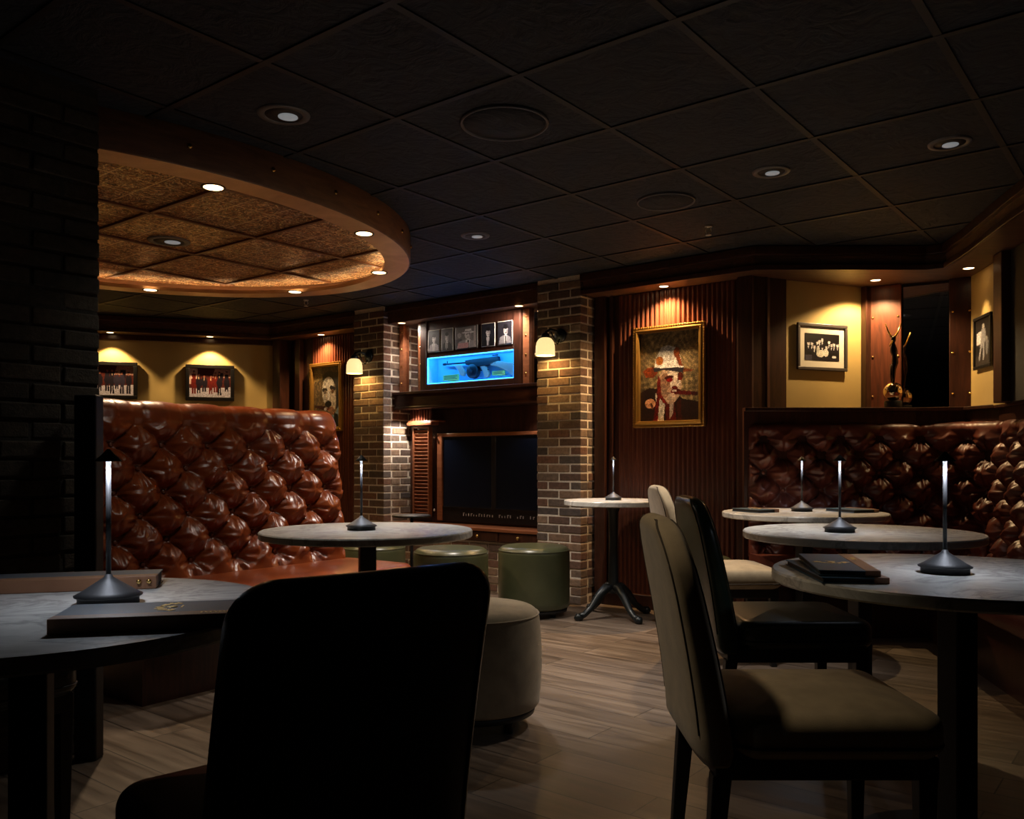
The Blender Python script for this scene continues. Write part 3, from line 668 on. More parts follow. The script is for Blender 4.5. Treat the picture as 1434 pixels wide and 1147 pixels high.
# mantel
t = thing('mantel_shelf', 'thick dark mahogany mantel beam spanning the fireplace between brick pillars', 'mantel', BW.M(-2.063, .10, 1.50))
mb = MB(); mb.box(.0, 1.667, .03, .34, 0, .13); obj('beam', mb, m_woodh, t, bevel=.006)
mb = MB(); mb.box(.0, 1.667, 0, .34, .125, .15); obj('top_board', mb, m_woodh, t, bevel=.005)
mb = MB(); mb.box(.0, 1.667, .02, .05, 0, .022); obj('lower_moulding', mb, m_woodh, t, bevel=.005)
for s, lb in ((-1.87, 'small downlight under the mantel beam at its left end'), (-.45, 'small downlight under the mantel beam at its right end')):
    t = lens_can('mantel_light', lb, BW.M(s, .15, 1.499), .022); down(t, EN['mantel']*(1 if s < -1 else .35), NEUT, 130, .5, .01, dz=-.012)
# upper bay: mirrors, studded posts, display case
mb = MB(); mb.box(-2.06, -.40, .325, .415, 1.5, SOF); struct('wall_overmantel', mb, m_wood, BW.M())
def stud_post(s0, s1, lb):
    t = thing('studded_post', lb, 'post', BW.M((s0+s1)/2, .20, 1.655)); w = (s1-s0)/2
    mb = MB(); mb.box(-w, w, -.02, .04, 0, SOF-1.655); obj('post', mb, m_woodwarm, t, bevel=.003)
    for k in range(4):
        mb = MB(); mb.lathe([(.009, 0), (.008, .004), (.002, .006)], 10, Matrix.Translation((0, -.02, .08+k*.15)) @ Matrix.Rotation(PI/2, 4, 'X')); obj('stud', mb, m_brass, t)
stud_post(-2.052, -1.998, 'narrow brass-studded wooden post against the left brick pillar above the mantel')
stud_post(-1.820, -1.768, 'narrow brass-studded post between the left mirror strip and the display case')
stud_post(-.668, -.605, 'narrow brass-studded post right of the gun display case')
for a, b, lb in ((-1.997, -1.822, 'narrow mirror strip above the mantel left of the display case'), (-.604, -.40, 'narrow mirror strip above the mantel beside the right pillar')):
    mb = MB(); mb.box(0, b-a, 0, .01, 0, SOF-1.655); tag(obj('wall_mirror_strip', mb, m_mirror, None, BW.M(a, .215, 1.655)), lb, 'mirror')
case = thing('display_case', 'dark wooden display case with five small portraits above a blue-lit gun compartment', 'display case', BW.M(0, .20, 0))
cx0, cx1, cz0, cz1 = -1.765, -.672, 1.655, SOF-.005
bx0, bx1, bz0, bz1 = -1.688, -.745, 1.708, 1.930
mb = MB(); Y0, Y1 = -.05, .05
mb.box(cx0, bx0-.006, Y0, Y1, cz0, cz1); mb.box(bx1+.006, cx1, Y0, Y1, cz0, cz1); mb.box(bx0-.006, bx1+.006, Y0, Y1, cz0, bz0-.006); mb.box(bx0-.006, bx1+.006, Y0+.01, Y1, bz1+.006, cz1)
obj('cabinet_body', mb, m_blackmat if False else m_wood, case, bevel=.004)
mb = MB()
for q in ((bx0, bx1, .09, .10, bz0, bz1), (bx0-.006, bx0, -.04, .10, bz0, bz1), (bx1, bx1+.006, -.04, .10, bz0, bz1), (bx0, bx1, -.04, .10, bz0-.006, bz0), (bx0, bx1, -.04, .10, bz1, bz1+.006)): mb.box(*q)
obj('lining', mb, m_caseblue, case)
mb = MB(); e = .0038
mb.box(bx0, bx1, -.036, -.036+e, bz1-e, bz1); mb.box(bx0, bx0+e, -.036, -.036+e, bz0, bz1); mb.box(bx1-e, bx1, -.036, -.036+e, bz0, bz1); mb.box(bx0, bx1, -.036, -.036+e, bz0, bz0+e)
obj('led_strip', mb, m_led, case)
al = bpy.data.lights.new('light', 'AREA'); al.shape = 'RECTANGLE'; al.size = .9; al.size_y = .012; al.energy = 1.1; al.color = (.03, .36, 1)
alo = bpy.data.objects.new('led_light', al); COL.objects.link(alo); alo.parent = case; alo.location = ((bx0+bx1)/2, -.026, bz1-.008); alo.rotation_euler = (.5, 0, 0)
mb = MB(); mb.box(bx0, bx1, -.046, -.043, bz0, bz1); obj('glass_pane', mb, m_glass, case)
# gun resting on pegs inside
gx = lambda zx: -1.688+(zx-285)*.943/775
gun = thing('submachine_gun', 'drum-magazine submachine gun with pale wooden grips inside the blue-lit case', 'gun', BW.M(0, .245, 1.845))
def gz(zx, zy): return 1.708+((775-(zx-285)*.0774)-zy)*.00096-1.845
mb = MB(); RX = Matrix.Rotation(PI/2, 4, 'Y')
mb.tube([(gx(375), 0, gz(375, 592)), (gx(610), 0, gz(610, 577))], .007, 12); mb.tube([(gx(375), 0, gz(375, 592)), (gx(400), 0, gz(400, 590))], .011, 12)
mb.box(gx(410), gx(414), -.003, .003, gz(412, 590), gz(412, 562)); obj('barrel', mb, m_gunmetal, gun)
mb = MB(); mb.prism([(gx(590), gz(590, 592)), (gx(590), gz(590, 560)), (gx(640), gz(640, 552)), (gx(880), gz(880, 528)), (gx(885), gz(885, 566)), (gx(820), gz(820, 600)), (gx(700), gz(700, 615)), (gx(600), gz(600, 600))], -.018, .018, Matrix.Rotation(PI/2, 4, 'X')); obj('receiver', mb, m_gunmetal, gun, bevel=.003)
mb = MB(); mb.box(gx(700), gx(790), -.006, .006, gz(745, 648), gz(745, 640)); mb.box(gx(825), gx(870), -.004, .004, gz(850, 524), gz(850, 512)); obj('trigger_guard', mb, m_gunmetal, gun)
mb = MB(); mb.lathe([(.02, .026), (.055, .026), (.06, .02), (.06, -.02), (.055, -.026), (.02, -.026)], 36, Matrix.Translation((gx(655), 0, gz(655, 655))) @ Matrix.Rotation(PI/2, 4, 'X')); mb.lathe([(.012, .026), (.012, .034), (.004, .036)], 16, Matrix.Translation((gx(655), 0, gz(655, 655))) @ Matrix.Rotation(PI/2, 4, 'X')); obj('drum_magazine', mb, m_gunmetal, gun)
def pr(pts, th=.014): m = MB(); m.prism([(gx(a), gz(a, b)) for a, b in pts], -th, th, Matrix.Rotation(PI/2, 4, 'X')); return m
obj('foregrip', pr([(485, 598), (545, 598), (585, 670), (570, 698), (545, 690), (520, 640)]), m_gunwood, gun, bevel=.004)
obj('rear_grip', pr([(725, 612), (768, 606), (803, 678), (792, 704), (765, 708), (748, 660)]), m_gunwood, gun, bevel=.004)
obj('stock', pr([(800, 585), (835, 570), (900, 570), (980, 582), (1052, 590), (1052, 705), (1000, 690), (950, 650), (880, 618), (820, 608)], .018), m_gunwood, gun, bevel=.006)
for x_ in (-1.38, -.95):
    pass
mb = MB(); mb.tube([(gx(600), .05, gz(600, 592)), (gx(600), -.02, gz(600, 592))], .004); mb.tube([(gx(860), .05, gz(860, 585)), (gx(860), -.02, gz(860, 585))], .004); obj('mounting_peg', mb, m_black, case, Matrix.Translation((0, .045, 1.845)))
for a, b, c, d, lb in ((385, 535, 685, 737, 'larger yellow-green caption card in the blue case, under the gun barrel'), (835, 945, 653, 688, 'smaller yellow-green caption card in the blue case, under the gun stock')):
    xa, xb = gx(a), gx(b); za, zb = 1.845+gz((a+b)/2, d), 1.845+gz((a+b)/2, c)
    t = thing('caption_card', lb, 'label', BW.M((xa+xb)/2, .225, za))
    w, h = (xb-xa)/2, zb-za
    mb = MB(); mb.box(-w, w, 0, .003, 0, h); mb.box(-w*.5, w*.5, .003, .063, 0, .004); obj('card', mb, m_plaque, t)
    mb = MB()
    for k in range(3): mb.box(-w*.85, w*(.8-.2*(k % 2)), -.001, 0, h*(.22+.24*k), h*(.30+.24*k))
    obj('text_lines', mb, m_ink, t)
# five portraits above
mugs = [(-1.675, -1.535, 0, 0, 'first'), (-1.52, -1.385, 0, 0, ''), (-1.36, -1.115, 1, 1, ''), (-1.075, -.93, 0, 0, ''), (-.905, -.75, 1, 0, '')]
mlab = ['small black-and-white profile portrait at the left end above the blue-lit case', 'small black-and-white portrait of a balding man, second from the left above the case',
        'widest black-and-white portrait above the case, man in a pale hat with companion', 'small dark portrait of a man in suit and tie above the gun stock', 'small dark portrait of a man in a black hat at the case\'s right end']
for i, ((a, b, hat, pr_, _), lb) in enumerate(zip(mugs, mlab)):
    W = b-a; picture(lb, BW, (a+b)/2, .159, 2.07, W, .19, .008, .006, m_mat if i != 2 else m_framebrn, art_mug(i, hat, pr_, 26 if not pr_ else 44), group='portraits above the blue-lit case', name='small_portrait')

# ---------------------------------------------------------------- wall sconces
m_shade = Mat('milk_glass_shade', (.8, .7, .5), .4); m_shade.set('Emission Color', (1, .70, .30, 1)); m_shade.set('Emission Strength', .62); m_shade = m_shade.m
m_shadein = emis('shade_inside', (1, .75, .36), 2.2)
def sconce(s, lb):
    t = thing('wall_sconce', lb, 'wall lamp', BW.M(s, 0, 1.95))
    mb = MB(); mb.lathe([(.05, 0), (.052, .012), (.035, .022), (.015, .03)], 28, Matrix.Translation((.05, .002, .02)) @ Matrix.Rotation(PI/2, 4, 'X')); obj('back_plate', mb, m_iron, t)
    mb = MB(); mb.tube([(.05, -.02, .02), (.05, -.06, .045), (.03, -.10, .055), (.0, -.12, .04), (0, -.125, .0)], .011, 12); mb.tube([(.05, -.015, .0), (.055, -.05, -.05), (.05, -.08, -.02), (.03, -.1, .04)], .005, 8); obj('arm', mb, m_iron, t)
    mb = MB(); mb.lathe([(.018, .03), (.03, .02), (.034, -.004), (.03, -.008)], 24, Matrix.Translation((0, -.125, 0))); obj('shade_cap', mb, m_iron, t)
    prof = [(.022, -.002), (.045, -.012), (.062, -.035), (.069, -.065), (.0705, -.10), (.0715, -.135), (.069, -.136), (.067, -.10), (.064, -.06), (.05, -.03)]
    mb = MB(); mb.lathe(prof, 40, Matrix.Translation((0, -.125, 0)), cap=False); sh = obj('glass_shade', mb, m_shade, t)
    mb = MB(); mb.lathe([(.010, -.02), (.022, -.05), (.02, -.075), (.004, -.09)], 20, Matrix.Translation((0, -.125, 0))); obj('bulb', mb, m_shadein, t)
    light('POINT', t, (0, -.125, -.112), EN['sconce'], (1, .60, .20), .02)
sconce(-2.30, 'wall lamp with cream glass shade on the left brick pillar')
sconce(-.225, 'wall lamp with cream glass shade on the right brick pillar')

# ---------------------------------------------------------------- tufted leather
def tuft_height(a, b, w, dv, a0, b0, btop, D=.082):
    """numpy arrays a,b -> cushion relief"""
    A = (a-a0)/w; B = (b-b0)/(2*dv)
    P, Q = A+B, A-B
    fP, fQ = P-np.floor(P), Q-np.floor(Q)
    dome = np.clip(np.sin(PI*fP)*np.sin(PI*fQ), 0, 1)
    sd = np.minimum(np.minimum(fP, 1-fP), np.minimum(fQ, 1-fQ))
    # nearest button
    ip, iq = np.round(P), np.round(Q); ba = (ip+iq)/2*w+a0; bb = (ip-iq)*dv+b0
    dx, dy = a-ba, b-bb; db = np.hypot(dx, dy); th = np.arctan2(dy, dx)
    seam = np.exp(-(sd/.03)**1.2)
    sag = (1-dome)
    h = .30+.62*dome**.38-.14*seam
    # above the top row / below the bottom row only vertical pleats
    fA = A-np.floor(A+.0); par = np.where(((np.round((btop-b0)/dv)) % 2) == 0, 0, .5)
    fv = (A+par)-np.floor(A+par); sv = np.minimum(fv, 1-fv)
    hv = .30+.55*np.clip(np.sin(PI*fv), 0, 1)**.35-.16*np.exp(-(sv/.03)**1.2)
    k = np.clip((b-btop)/(dv*.55)+.0, 0, 1); k = k*k*(3-2*k); h = h*(1-k)+hv*k
    fb = A-np.floor(A); sb = np.minimum(fb, 1-fb); hb = .45+.35*np.clip(np.sin(PI*fb), 0, 1)**.4
    kb = np.clip((b0-b)/(dv*.5), 0, 1); h = h*(1-kb)+hb*kb
    ok = (bb > b0-dv*.5) & (bb < btop+dv*.5)
    pit = np.exp(-(db/.028)**2)*.38+np.exp(-(db/.075)**2)*.42
    r1 = np.sin(th*9+ip*2.1+iq*1.3)*.6+np.sin(th*15+ip*4.7+iq)*.4
    wr = r1*np.exp(-db/.07)*(db > .008)*.30*np.minimum(1, db/.035)*np.where(dy < 0, 1.25, .7)
    big = .16*np.sin(ip*12.9+iq*78.2+P*2.3)*dome
    fold = .13*np.sin(2*PI*dx/.021+ip*1.7+iq)*np.exp(-(dx/.034)**2)*np.exp(-((np.abs(dy)-.032)/.026)**2)*np.where(dy < 0, 1, .45)
    h = h+np.where(ok, -pit+wr+fold, 0)+big
    return D*np.maximum(h, -.1)
def tuft_panel(name, mat, parent, path, L, z0, ztop, w, dv, a0, rows_top, nrows, depth=.14, lean=.06, endcap=True, Rr=.055):
    """path(a)->(x,y,nx,ny) with n pointing to the sitter. Cushion wraps over the top to the back."""
    H = ztop-z0; step = .0085
    na = int(L/step); a = np.linspace(0, L, na+1)
    bs = list(np.arange(0, H-Rr, step)); bs.append(H-Rr)
    btop = rows_top-z0; b0 = btop-(nrows-1)*dv
    rows = []
    A, B = np.meshgrid(a, np.array(bs)); hh = tuft_height(A, B, w, dv, a0, b0, btop)
    edge = np.minimum(A, L-A); hh = hh*np.clip(edge/.05, 0, 1)**.35
    kt = np.clip((B-(H-Rr-.07))/.07, 0, 1)*.75; hh = hh*(1-kt)+np.minimum(edge/.04, 1)**.5*hh[-1].mean()*kt
    pts = [path(x) for x in a]
    arr_x, arr_y, arr_nx, arr_ny = (np.array([p[i] for p in pts]) for i in range(4))
    out = []
    for i, b in enumerate(bs):
        off = hh[i]+.0-lean*(b/H)
        out.append(list(zip(arr_x+arr_nx*off, arr_y+arr_ny*off, np.full(na+1, z0+b))))
    last = hh[-1]-lean*((H-Rr)/H)
    htop = tuft_height(A[:1], np.full_like(A[:1], H-Rr), w, dv, a0, b0, btop)[0]
    for k in range(1, 13):      # rolled top
        ang = PI*k/12; cx = (last+(-depth-lean))/2; rx = (last-(-depth-lean))/2
        off = cx+rx*math.cos(ang); rz = Rr*(.93+.07*np.clip(htop/.06, 0, 1))
        zz = z0+H-Rr+math.sin(ang)*rz*np.clip(np.minimum(a, L-a)/.04, .25, 1)**.4
        out.append(list(zip(arr_x+arr_nx*off, arr_y+arr_ny*off, zz)))
    off = -depth-lean*0
    out.append(list(zip(arr_x+arr_nx*(-depth-lean), arr_y+arr_ny*(-depth-lean), np.full(na+1, z0-.1))))
    out = [[(float(x), float(y), float(z)) for x, y, z in r] for r in out]
    mb = MB(); mb.grid(out, True)
    if endcap:
        for j in (0, na):
            ring_ = [r[j] for r in out]; mb.add(ring_, [tuple(range(len(ring_)))] if j == 0 else [tuple(range(len(ring_)-1, -1, -1))])
    back = obj(name, mb, mat, parent)
    # buttons
    bm = MB(); bm.lathe([(.013, -.004), (.013, .002), (.010, .006), (.004, .008)], 14); first = None
    for k in range(nrows):
        b = btop-k*dv; odd = round((b-b0)/dv) % 2; n0 = -2
        i = n0
        while True:
            aa = a0+(i+.5*odd)*w; i += 1
            if aa > L-.05: break
            if aa < .05: continue
            x, y, nx, ny = path(aa); dd = float(tuft_height(np.array([[aa]]), np.array([[b]]), w, dv, a0, b0, btop)[0, 0])-lean*(b/H)+.002
            M = Matrix.Translation((x+nx*dd, y+ny*dd, z0+b)) @ Matrix.Rotation(math.atan2(ny, nx), 4, 'Z') @ Matrix.Rotation(PI/2, 4, 'Y')
            if first is None: first = obj('tufting_button', bm, m_copperbtn, back, M)
            else: c = first.copy(); COL.objects.link(c); c.matrix_local = M
    return back
# left booth
bl = thing('tufted_booth', 'cognac leather booth bench with tall tufted back under the copper ceiling ring', 'booth', BL.M(0, 0, 0))
tuft_panel('backrest', m_leaL, bl, lambda a: (a, 0, 0, -1), 1.62, .45, 1.352, .263, .117, .058, 1.245, 7, Rr=.092, lean=.08)
def slab(pts_front, pts_back, z0, z1, r=.03, mat=None, name='seat', parent=None):
    pass
mb = MB()
def rr_rect(x0, x1, y0, y1, r, z, inset=0, n=7):
    x0 += inset; x1 -= inset; y0 += inset; y1 -= inset; r = max(r-inset, .005); o = []
    for cx, cy, a0 in ((x1-r, y1-r, 0), (x0+r, y1-r, PI/2), (x0+r, y0+r, PI), (x1-r, y0+r, 1.5*PI)):
        for k in range(n): an = a0+PI/2*k/(n-1); o.append((cx+r*math.cos(an), cy+r*math.sin(an), z))
    return o
def cushion(x0, x1, y0, y1, z0, z1, r=.05, e=.03, dome=.015):
    mb = MB(); rings = [rr_rect(x0, x1, y0, y1, r, z0, e*.6)]
    for k in range(5): an = PI/2*k/4; rings.append(rr_rect(x0, x1, y0, y1, r, z0+e*.6*math.sin(an), e*.6*(1-math.sin(an)) if k else e*.6))
    for k in range(7): an = PI/2*k/6; rings.append(rr_rect(x0, x1, y0, y1, r, z1-e+e*math.sin(an), e*(1-math.cos(an))))
    m = min(x1-x0, y1-y0)/2
    for f in (.15, .3, .5, .7, .85): rings.append(rr_rect(x0, x1, y0, y1, r, z1+dome*math.sin(PI/2*f), e+(m-e-.02)*f))
    mb.loft(rings); return mb
obj('seat', cushion(.0, 1.70, -.55, .10, .31, .455, .12), m_leaL, bl)
mb = MB(); mb.box(.03, 1.62, -.48, .1, 0, .315); obj('plinth', mb, m_wood, bl)
# right booth, its back follows a bent path
def path_right(a):
    L1 = 1.02; R = .38; turn = math.radians(79.6+.0); aL = R*turn
    if a <= L1: return (1.526+a, 5.50, 0, -1)
    if a <= L1+aL:
        th = (a-L1)/R; cx, cy = 1.526+L1, 5.50-R
        return (cx+R*math.sin(th), cy+R*math.cos(th), -math.sin(th), -math.cos(th))
    cx, cy = 1.526+L1, 5.50-R; x, y = cx+R*math.sin(turn), cy+R*math.cos(turn); d = (math.cos(turn), -math.sin(turn)); s = a-L1-aL
    return (x-.0+s*-abs(.18), y-s*.98, -.98, .18)
br_ = thing('tufted_booth', 'long oxblood leather corner booth with tufted back along the right-hand wall', 'booth', Matrix.Identity(4))
tuft_panel('backrest', m_leaR, br_, path_right, 5.2, .45, 1.302, .25, .112, .10, 1.195, 7, depth=.10)
mb = MB()
for dz, off0, off1 in ((0, 0, 0),):
    top = []; N = 70
    for zz, o_ in ((.31, .50), (.33, .53), (.42, .54), (.445, .52), (.455, .48), (.46, .2), (.455, -.02)):
        top.append([tuple(Vector((path_right(5.2*i/N)[0]+path_right(5.2*i/N)[2]*o_, path_right(5.2*i/N)[1]+path_right(5.2*i/N)[3]*o_, zz))) for i in range(N+1)])
    mb.grid(top, True)
    for j in (0, N): mb.add([r[j] for r in top]+[(top[-1][j][0], top[-1][j][1], .31)], [tuple(range(8))])
obj('seat', mb, m_leaR, br_)
mb = MB(); g_ = []
for zz, o_ in ((0, .44), (.32, .44), (.32, 0), (0, 0)):
    g_.append([(path_right(5.2*i/70)[0]+path_right(5.2*i/70)[2]*o_, path_right(5.2*i/70)[1]+path_right(5.2*i/70)[3]*o_, zz) for i in range(71)])
mb.grid(g_, False); obj('plinth', mb, m_wood, br_)
# ledge behind the booth
led = [(1.50, 5.51), (2.60, 5.51), (2.86, 5.43), (2.925, 5.20), (2.155, 1.0), (1.64, -1.8), (3.4, -1.8), (3.4, 6.2), (2.4, 6.3), (1.50, 5.9)]
mb = MB(); mb.prism([(1.50, 5.54), (2.61, 5.54), (2.88, 5.45), (2.955, 5.20), (2.185, 1.0), (1.67, -1.8), (3.4, -1.8), (3.4, 6.2), (2.4, 6.3), (1.50, 5.9)], .0, 1.372)
struct('wall_booth_back', mb, m_wood)
mb = MB(); mb.prism(led, 1.368, 1.392); struct('trim_21', mb, m_wood, None, .004)

# ---------------------------------------------------------------- mirror bay on the right
mb = MB(); mb.box(.238, .515, .005, .02, 1.39, SOF-.02); tag(obj('wall_mirror', mb, m_mirror, None, MW.M()), 'tall narrow mirror behind the golden figurine above the right booth', 'mirror')
for a, b, lb in ((.03, .23, 'rust-brown studded post left of the figurine, beside the mustard panel'), (.52, .66, 'dark studded post right of the tall narrow mirror')):
    t = thing('studded_post', lb, 'post', MW.M((a+b)/2, 0, 1.39)); w = (b-a)/2
    mb = MB(); mb.box(-w, w, -.03, .02, 0, SOF-1.39); obj('post', mb, m_woodrust if a < .1 else m_wood, t, bevel=.005)
    for k in range(3):
        for sx in (-1, 1):
            mb = MB(); mb.lathe([(.008, 0), (.007, .004), (.002, .006)], 10, Matrix.Translation((sx*(w-.02), -.03, .1+k*.27)) @ Matrix.Rotation(PI/2, 4, 'X')); obj('stud', mb, m_brass, t)
# figurine
fg = thing('acrobat_figurine', 'golden ball figurine with a slender dark figure raising its limbs in a V', 'figurine', Matrix.Translation((2.50, 5.62, 1.392)))
mb = MB(); mb.lathe([(.052, 0), (.055, .004), (.055, .045), (.050, .05)], 32); obj('base', mb, m_blackmat, fg)
mb = MB(); mb.lathe([(.062*math.cos(a), .11+.062*math.sin(a)) for a in np.linspace(-PI/2+.05, PI/2-.05, 26)], 40); obj('ball', mb, m_ball, fg)
def ftube(pts, r): m = MB(); m.tube(pts, r, 12); return m
mb = MB()
mb.tube([(0, 0, .165), (.002, 0, .21), (.004, 0, .26), (.012, 0, .30), (.010, 0, .345), (.004, 0, .375), (.0, 0, .40), (0, 0, .425), (0, 0, .435)], [.008, .011, .015, .021, .017, .023, .020, .011, .009], 14)
mb.tube([(-.004, .012, .165), (-.006, .01, .22), (-.004, .006, .29)], [.006, .009, .014], 10)
mb.tube([(0, -.004, .43), (0, -.004, .445), (0, -.004, .465), (0, -.004, .475)], [.008, .015, .015, .005], 12)
obj('figure_body', mb, Mat('dark_bronze', (.05, .03, .025), .18, .9).m, fg)
mb = MB(); mb.tube([(-.002, 0, .455), (-.03, 0, .50), (-.052, 0, .555)], [.008, .006, .004], 10); mb.tube([(.002, 0, .455), (.03, 0, .50), (.055, 0, .56)], [.008, .006, .004], 10); mb.tube([(0, -.005, .455), (-.02, -.02, .43), (-.034, -.022, .405)], [.006, .005, .004], 8); obj('raised_arms', mb, m_brass, fg)

# ---------------------------------------------------------------- tables
def round_table(label, x, y, r, z=.75, iron=False, th=.032, rz=.3):
    t = thing('round_table', label, 'table', Matrix.Translation((x, y, 0)) @ Matrix.Rotation(rz, 4, 'Z'))
    mb = MB(); mb.lathe([(r-.02, z-th), (r-.004, z-th+.001), (r, z-th+.006), (r, z-.005), (r-.004, z), (r*.5, z)], 128, smooth=False); obj('marble_top', mb, m_marble, t)
    if iron:
        mb = MB(); mb.lathe([(.10, z-th-.012), (.10, z-th), (.03, z-th)], 24); mb.lathe([(.03, .16), (.05, .18), (.035, .22), (.028, .5), (.033, z-th-.05), (.045, z-th-.02), (.045, z-th)], 24); obj('pedestal', mb, m_iron, t)
        for k in range(4):
            M = Matrix.Rotation(PI/2*k+.2, 4, 'Z'); mb = MB()
            mb.tube([(.0, 0, .20), (.06, 0, .20), (.12, 0, .15), (.18, 0, .075), (.235, 0, .035), (.275, 0, .024)], [.03, .032, .028, .022, .02, .024], 12, M)
            mb.tube([(.255, 0, .024), (.285, 0, .022), (.305, 0, .014)], [.024, .028, .012], 10, M); obj('clawed_foot', mb, m_iron, t)
    else:
        mb = MB(); mb.box(-.035, .035, -.035, .035, .02, z-th-.006); obj('pedestal', mb, m_blackmat, t, bevel=.004)
        mb = MB(); mb.box(-.15, .15, -.15, .15, z-th-.008, z-th); obj('mounting_plate', mb, m_blackmat, t)
        mb = MB(); mb.lathe([(.27, 0), (.27, .008), (.25, .014), (.06, .026)], 48); obj('base_plate', mb, m_blackmat, t)
    return t
round_table('round marble-topped table nearest on the right, holding navy menus and a cordless lamp', 1.19, 2.29, .475)
round_table('round marble-topped table with only a cordless lamp, middle of the right-hand row', 1.47, 3.62, .478)
round_table('round marble-topped table furthest back in the oxblood booth corner, menus on both sides', 1.697, 4.98, .462)
round_table('round marble-topped table nearest on the left, half hidden by the dark chair', -.97, 1.73, .475)
round_table('round marble-topped table in front of the cognac booth', -.628, 3.72, .456)
round_table('small high round marble table with clawed iron feet before the ribbed panel', .68, 5.75, .33, .785, True, .035)
# slim drinks table
t = thing('drinks_table', 'slim dark drinks table with a tiny round top before the fireplace', 'table', Matrix.Translation((-.72, 6.15, 0)))
mb = MB(); mb.lathe([(.13, .645), (.14, .647), (.14, .658), (.135, .66)], 40); obj('top', mb, m_black, t)
mb = MB(); mb.lathe([(.011, .01), (.011, .648)], 14); obj('pole', mb, m_black, t)
mb = MB(); mb.lathe([(.12, 0), (.12, .008), (.02, .014)], 32); obj('base', mb, m_black, t)

# table lamps
m_lampled = emis('cool_led', (.85, .93, 1), 14)
def table_lamp(label, x, y, z, s=1, e=1):
    t = thing('cordless_table_lamp', label, 'lamp', Matrix.Translation((x, y, z)) @ Matrix.Scale(s, 4))
    mb = MB(); mb.lathe([(.060, 0), (.060, .014), (.066, .016), (.067, .019), (.052, .027), (.028, .043), (.010, .055), (.006, .062)], 40); obj('base', mb, m_lampmetal, t)
    mb = MB(); mb.lathe([(.0052, .058), (.0052, .30)], 14); obj('stem', mb, m_lampmetal, t)
    mb = MB(); mb.lathe([(.026, .298), (.0265, .300), (.012, .314), (.003, .324)], 32, cap=False); obj('shade', mb, m_blackmat, t)
    mb = MB(); mb.lathe([(.012, .299), (.012, .302), (.006, .303)], 20); obj('led_disc', mb, m_lampled, t)
    light('SPOT', t, (0.0, 0, .297), EN['lamp']*e, COOL, .014, 158, .7)
    return t
table_lamp('cordless cone-base lamp on the near right table beside navy menus', 1.157, 2.29, .75, 1, 1)
table_lamp('cordless cone-base lamp alone on the middle right table', 1.377, 3.60, .75, 1, 1)
table_lamp('cordless cone-base lamp on the farthest right table between two menus', 1.715, 5.07, .75, 1, .9)
table_lamp('cordless cone-base lamp on the near left table between two menus', -.8475, 1.80, .75, 1, .75)
table_lamp('cordless cone-base lamp on the table before the cognac booth', -.652, 3.71, .75, 1, .9)
table_lamp('cordless cone-base lamp on the small high table with iron feet', .68, 5.75, .785, .9, .8)

# menus
def menu(label, x, y, z, rot, W=.15, L=.36, th=.018, emblem=True, group='menu books', flip=1):
    t = thing('menu_book', label, 'menu', Matrix.Translation((x, y, z)) @ Matrix.Rotation(rot, 4, 'Z'), group)
    mb = MB(); mb.box(-W/2, W/2-.035, -L/2, L/2, th-.003, th); mb.box(-W/2, W/2-.035, -L/2, L/2, 0, .003); obj('cover', mb, m_navy, t, bevel=.001)
    mb = MB(); mb.box(W/2-.036, W/2, -L/2, L/2, 0, th+.001); sp = obj('spine', mb, m_spine, t, bevel=.002)
    mb = MB(); mb.box(-W/2+.004, W/2-.036, -L/2+.004, L/2-.004, .003, th-.003); obj('pages', mb, m_paper, t)
    if emblem:
        mb = MB()
        for k in range(14):
            an = PI*(-.05+1.1*k/13); rr = .030+.006*(k % 2); mb.box(-.008, .008, -.003, .003, 0, .0006, Matrix.Translation((-.015+rr*math.cos(an)*1.1, -.02-rr*math.sin(an)*.7+.01, th)) @ Matrix.Rotation(an+.6, 4, 'Z'))
        mb.lathe([(.010, 0), (.010, .0006), (.002, .0008)], 12, Matrix.Translation((-.015, -.012, th))); mb.box(-.028, -.002, .004, .007, 0, .0006, Matrix.Translation((0, 0, th))); obj('gold_emblem', mb, m_foil, t)
        mb = MB()
        for k in range(7): mb.box(-.006, .006, -.0016, .0016, 0, .0006, Matrix.Translation((W/2-.018, .05+k*.008, th+.001)) @ Matrix.Rotation(.5*(k % 2), 4, 'Z'))
        obj('gold_lettering', mb, m_foil, sp)
    return t
menu('navy menu book with gold emblem lying on top of another on the near right table', .865, 2.285, .7665, -.20, W=.145, L=.38, th=.014)
menu('menu book underneath another on the near right table, brown edge showing', .850, 2.265, .7505, -.08, W=.16, L=.37, th=.015, emblem=False)
menu('navy menu book at the left edge of the farthest right table', 1.425, 5.02, .7505, .5, W=.16, L=.22)
menu('dark menu book at the right edge of the farthest right table', 1.99, 5.02, .7505, .35, W=.18, L=.24, emblem=False)
menu('dark menu book on the near left table in front of the lamp', -.62, 1.59, .7505, -1.36, W=.16, L=.40, th=.026)
mn = menu('closed menu book with brown spine and gold rivets behind the near left lamp', -1.09, 2.0, .7505, -1.30, W=.13, L=.50, th=.03, emblem=False)
mb = MB()
for k in (0, 1): mb.lathe([(.006, 0), (.005, .004), (.001, .005)], 12, Matrix.Translation((.066, .212+.022*k, .018)) @ Matrix.Rotation(PI/2, 4, 'Y'))
obj('gold_rivets', mb, m_brass, mn)
menu('sliver of a menu book at the far right of the near right table', 1.52, 2.20, .7505, .2, W=.14, L=.2, emblem=False)

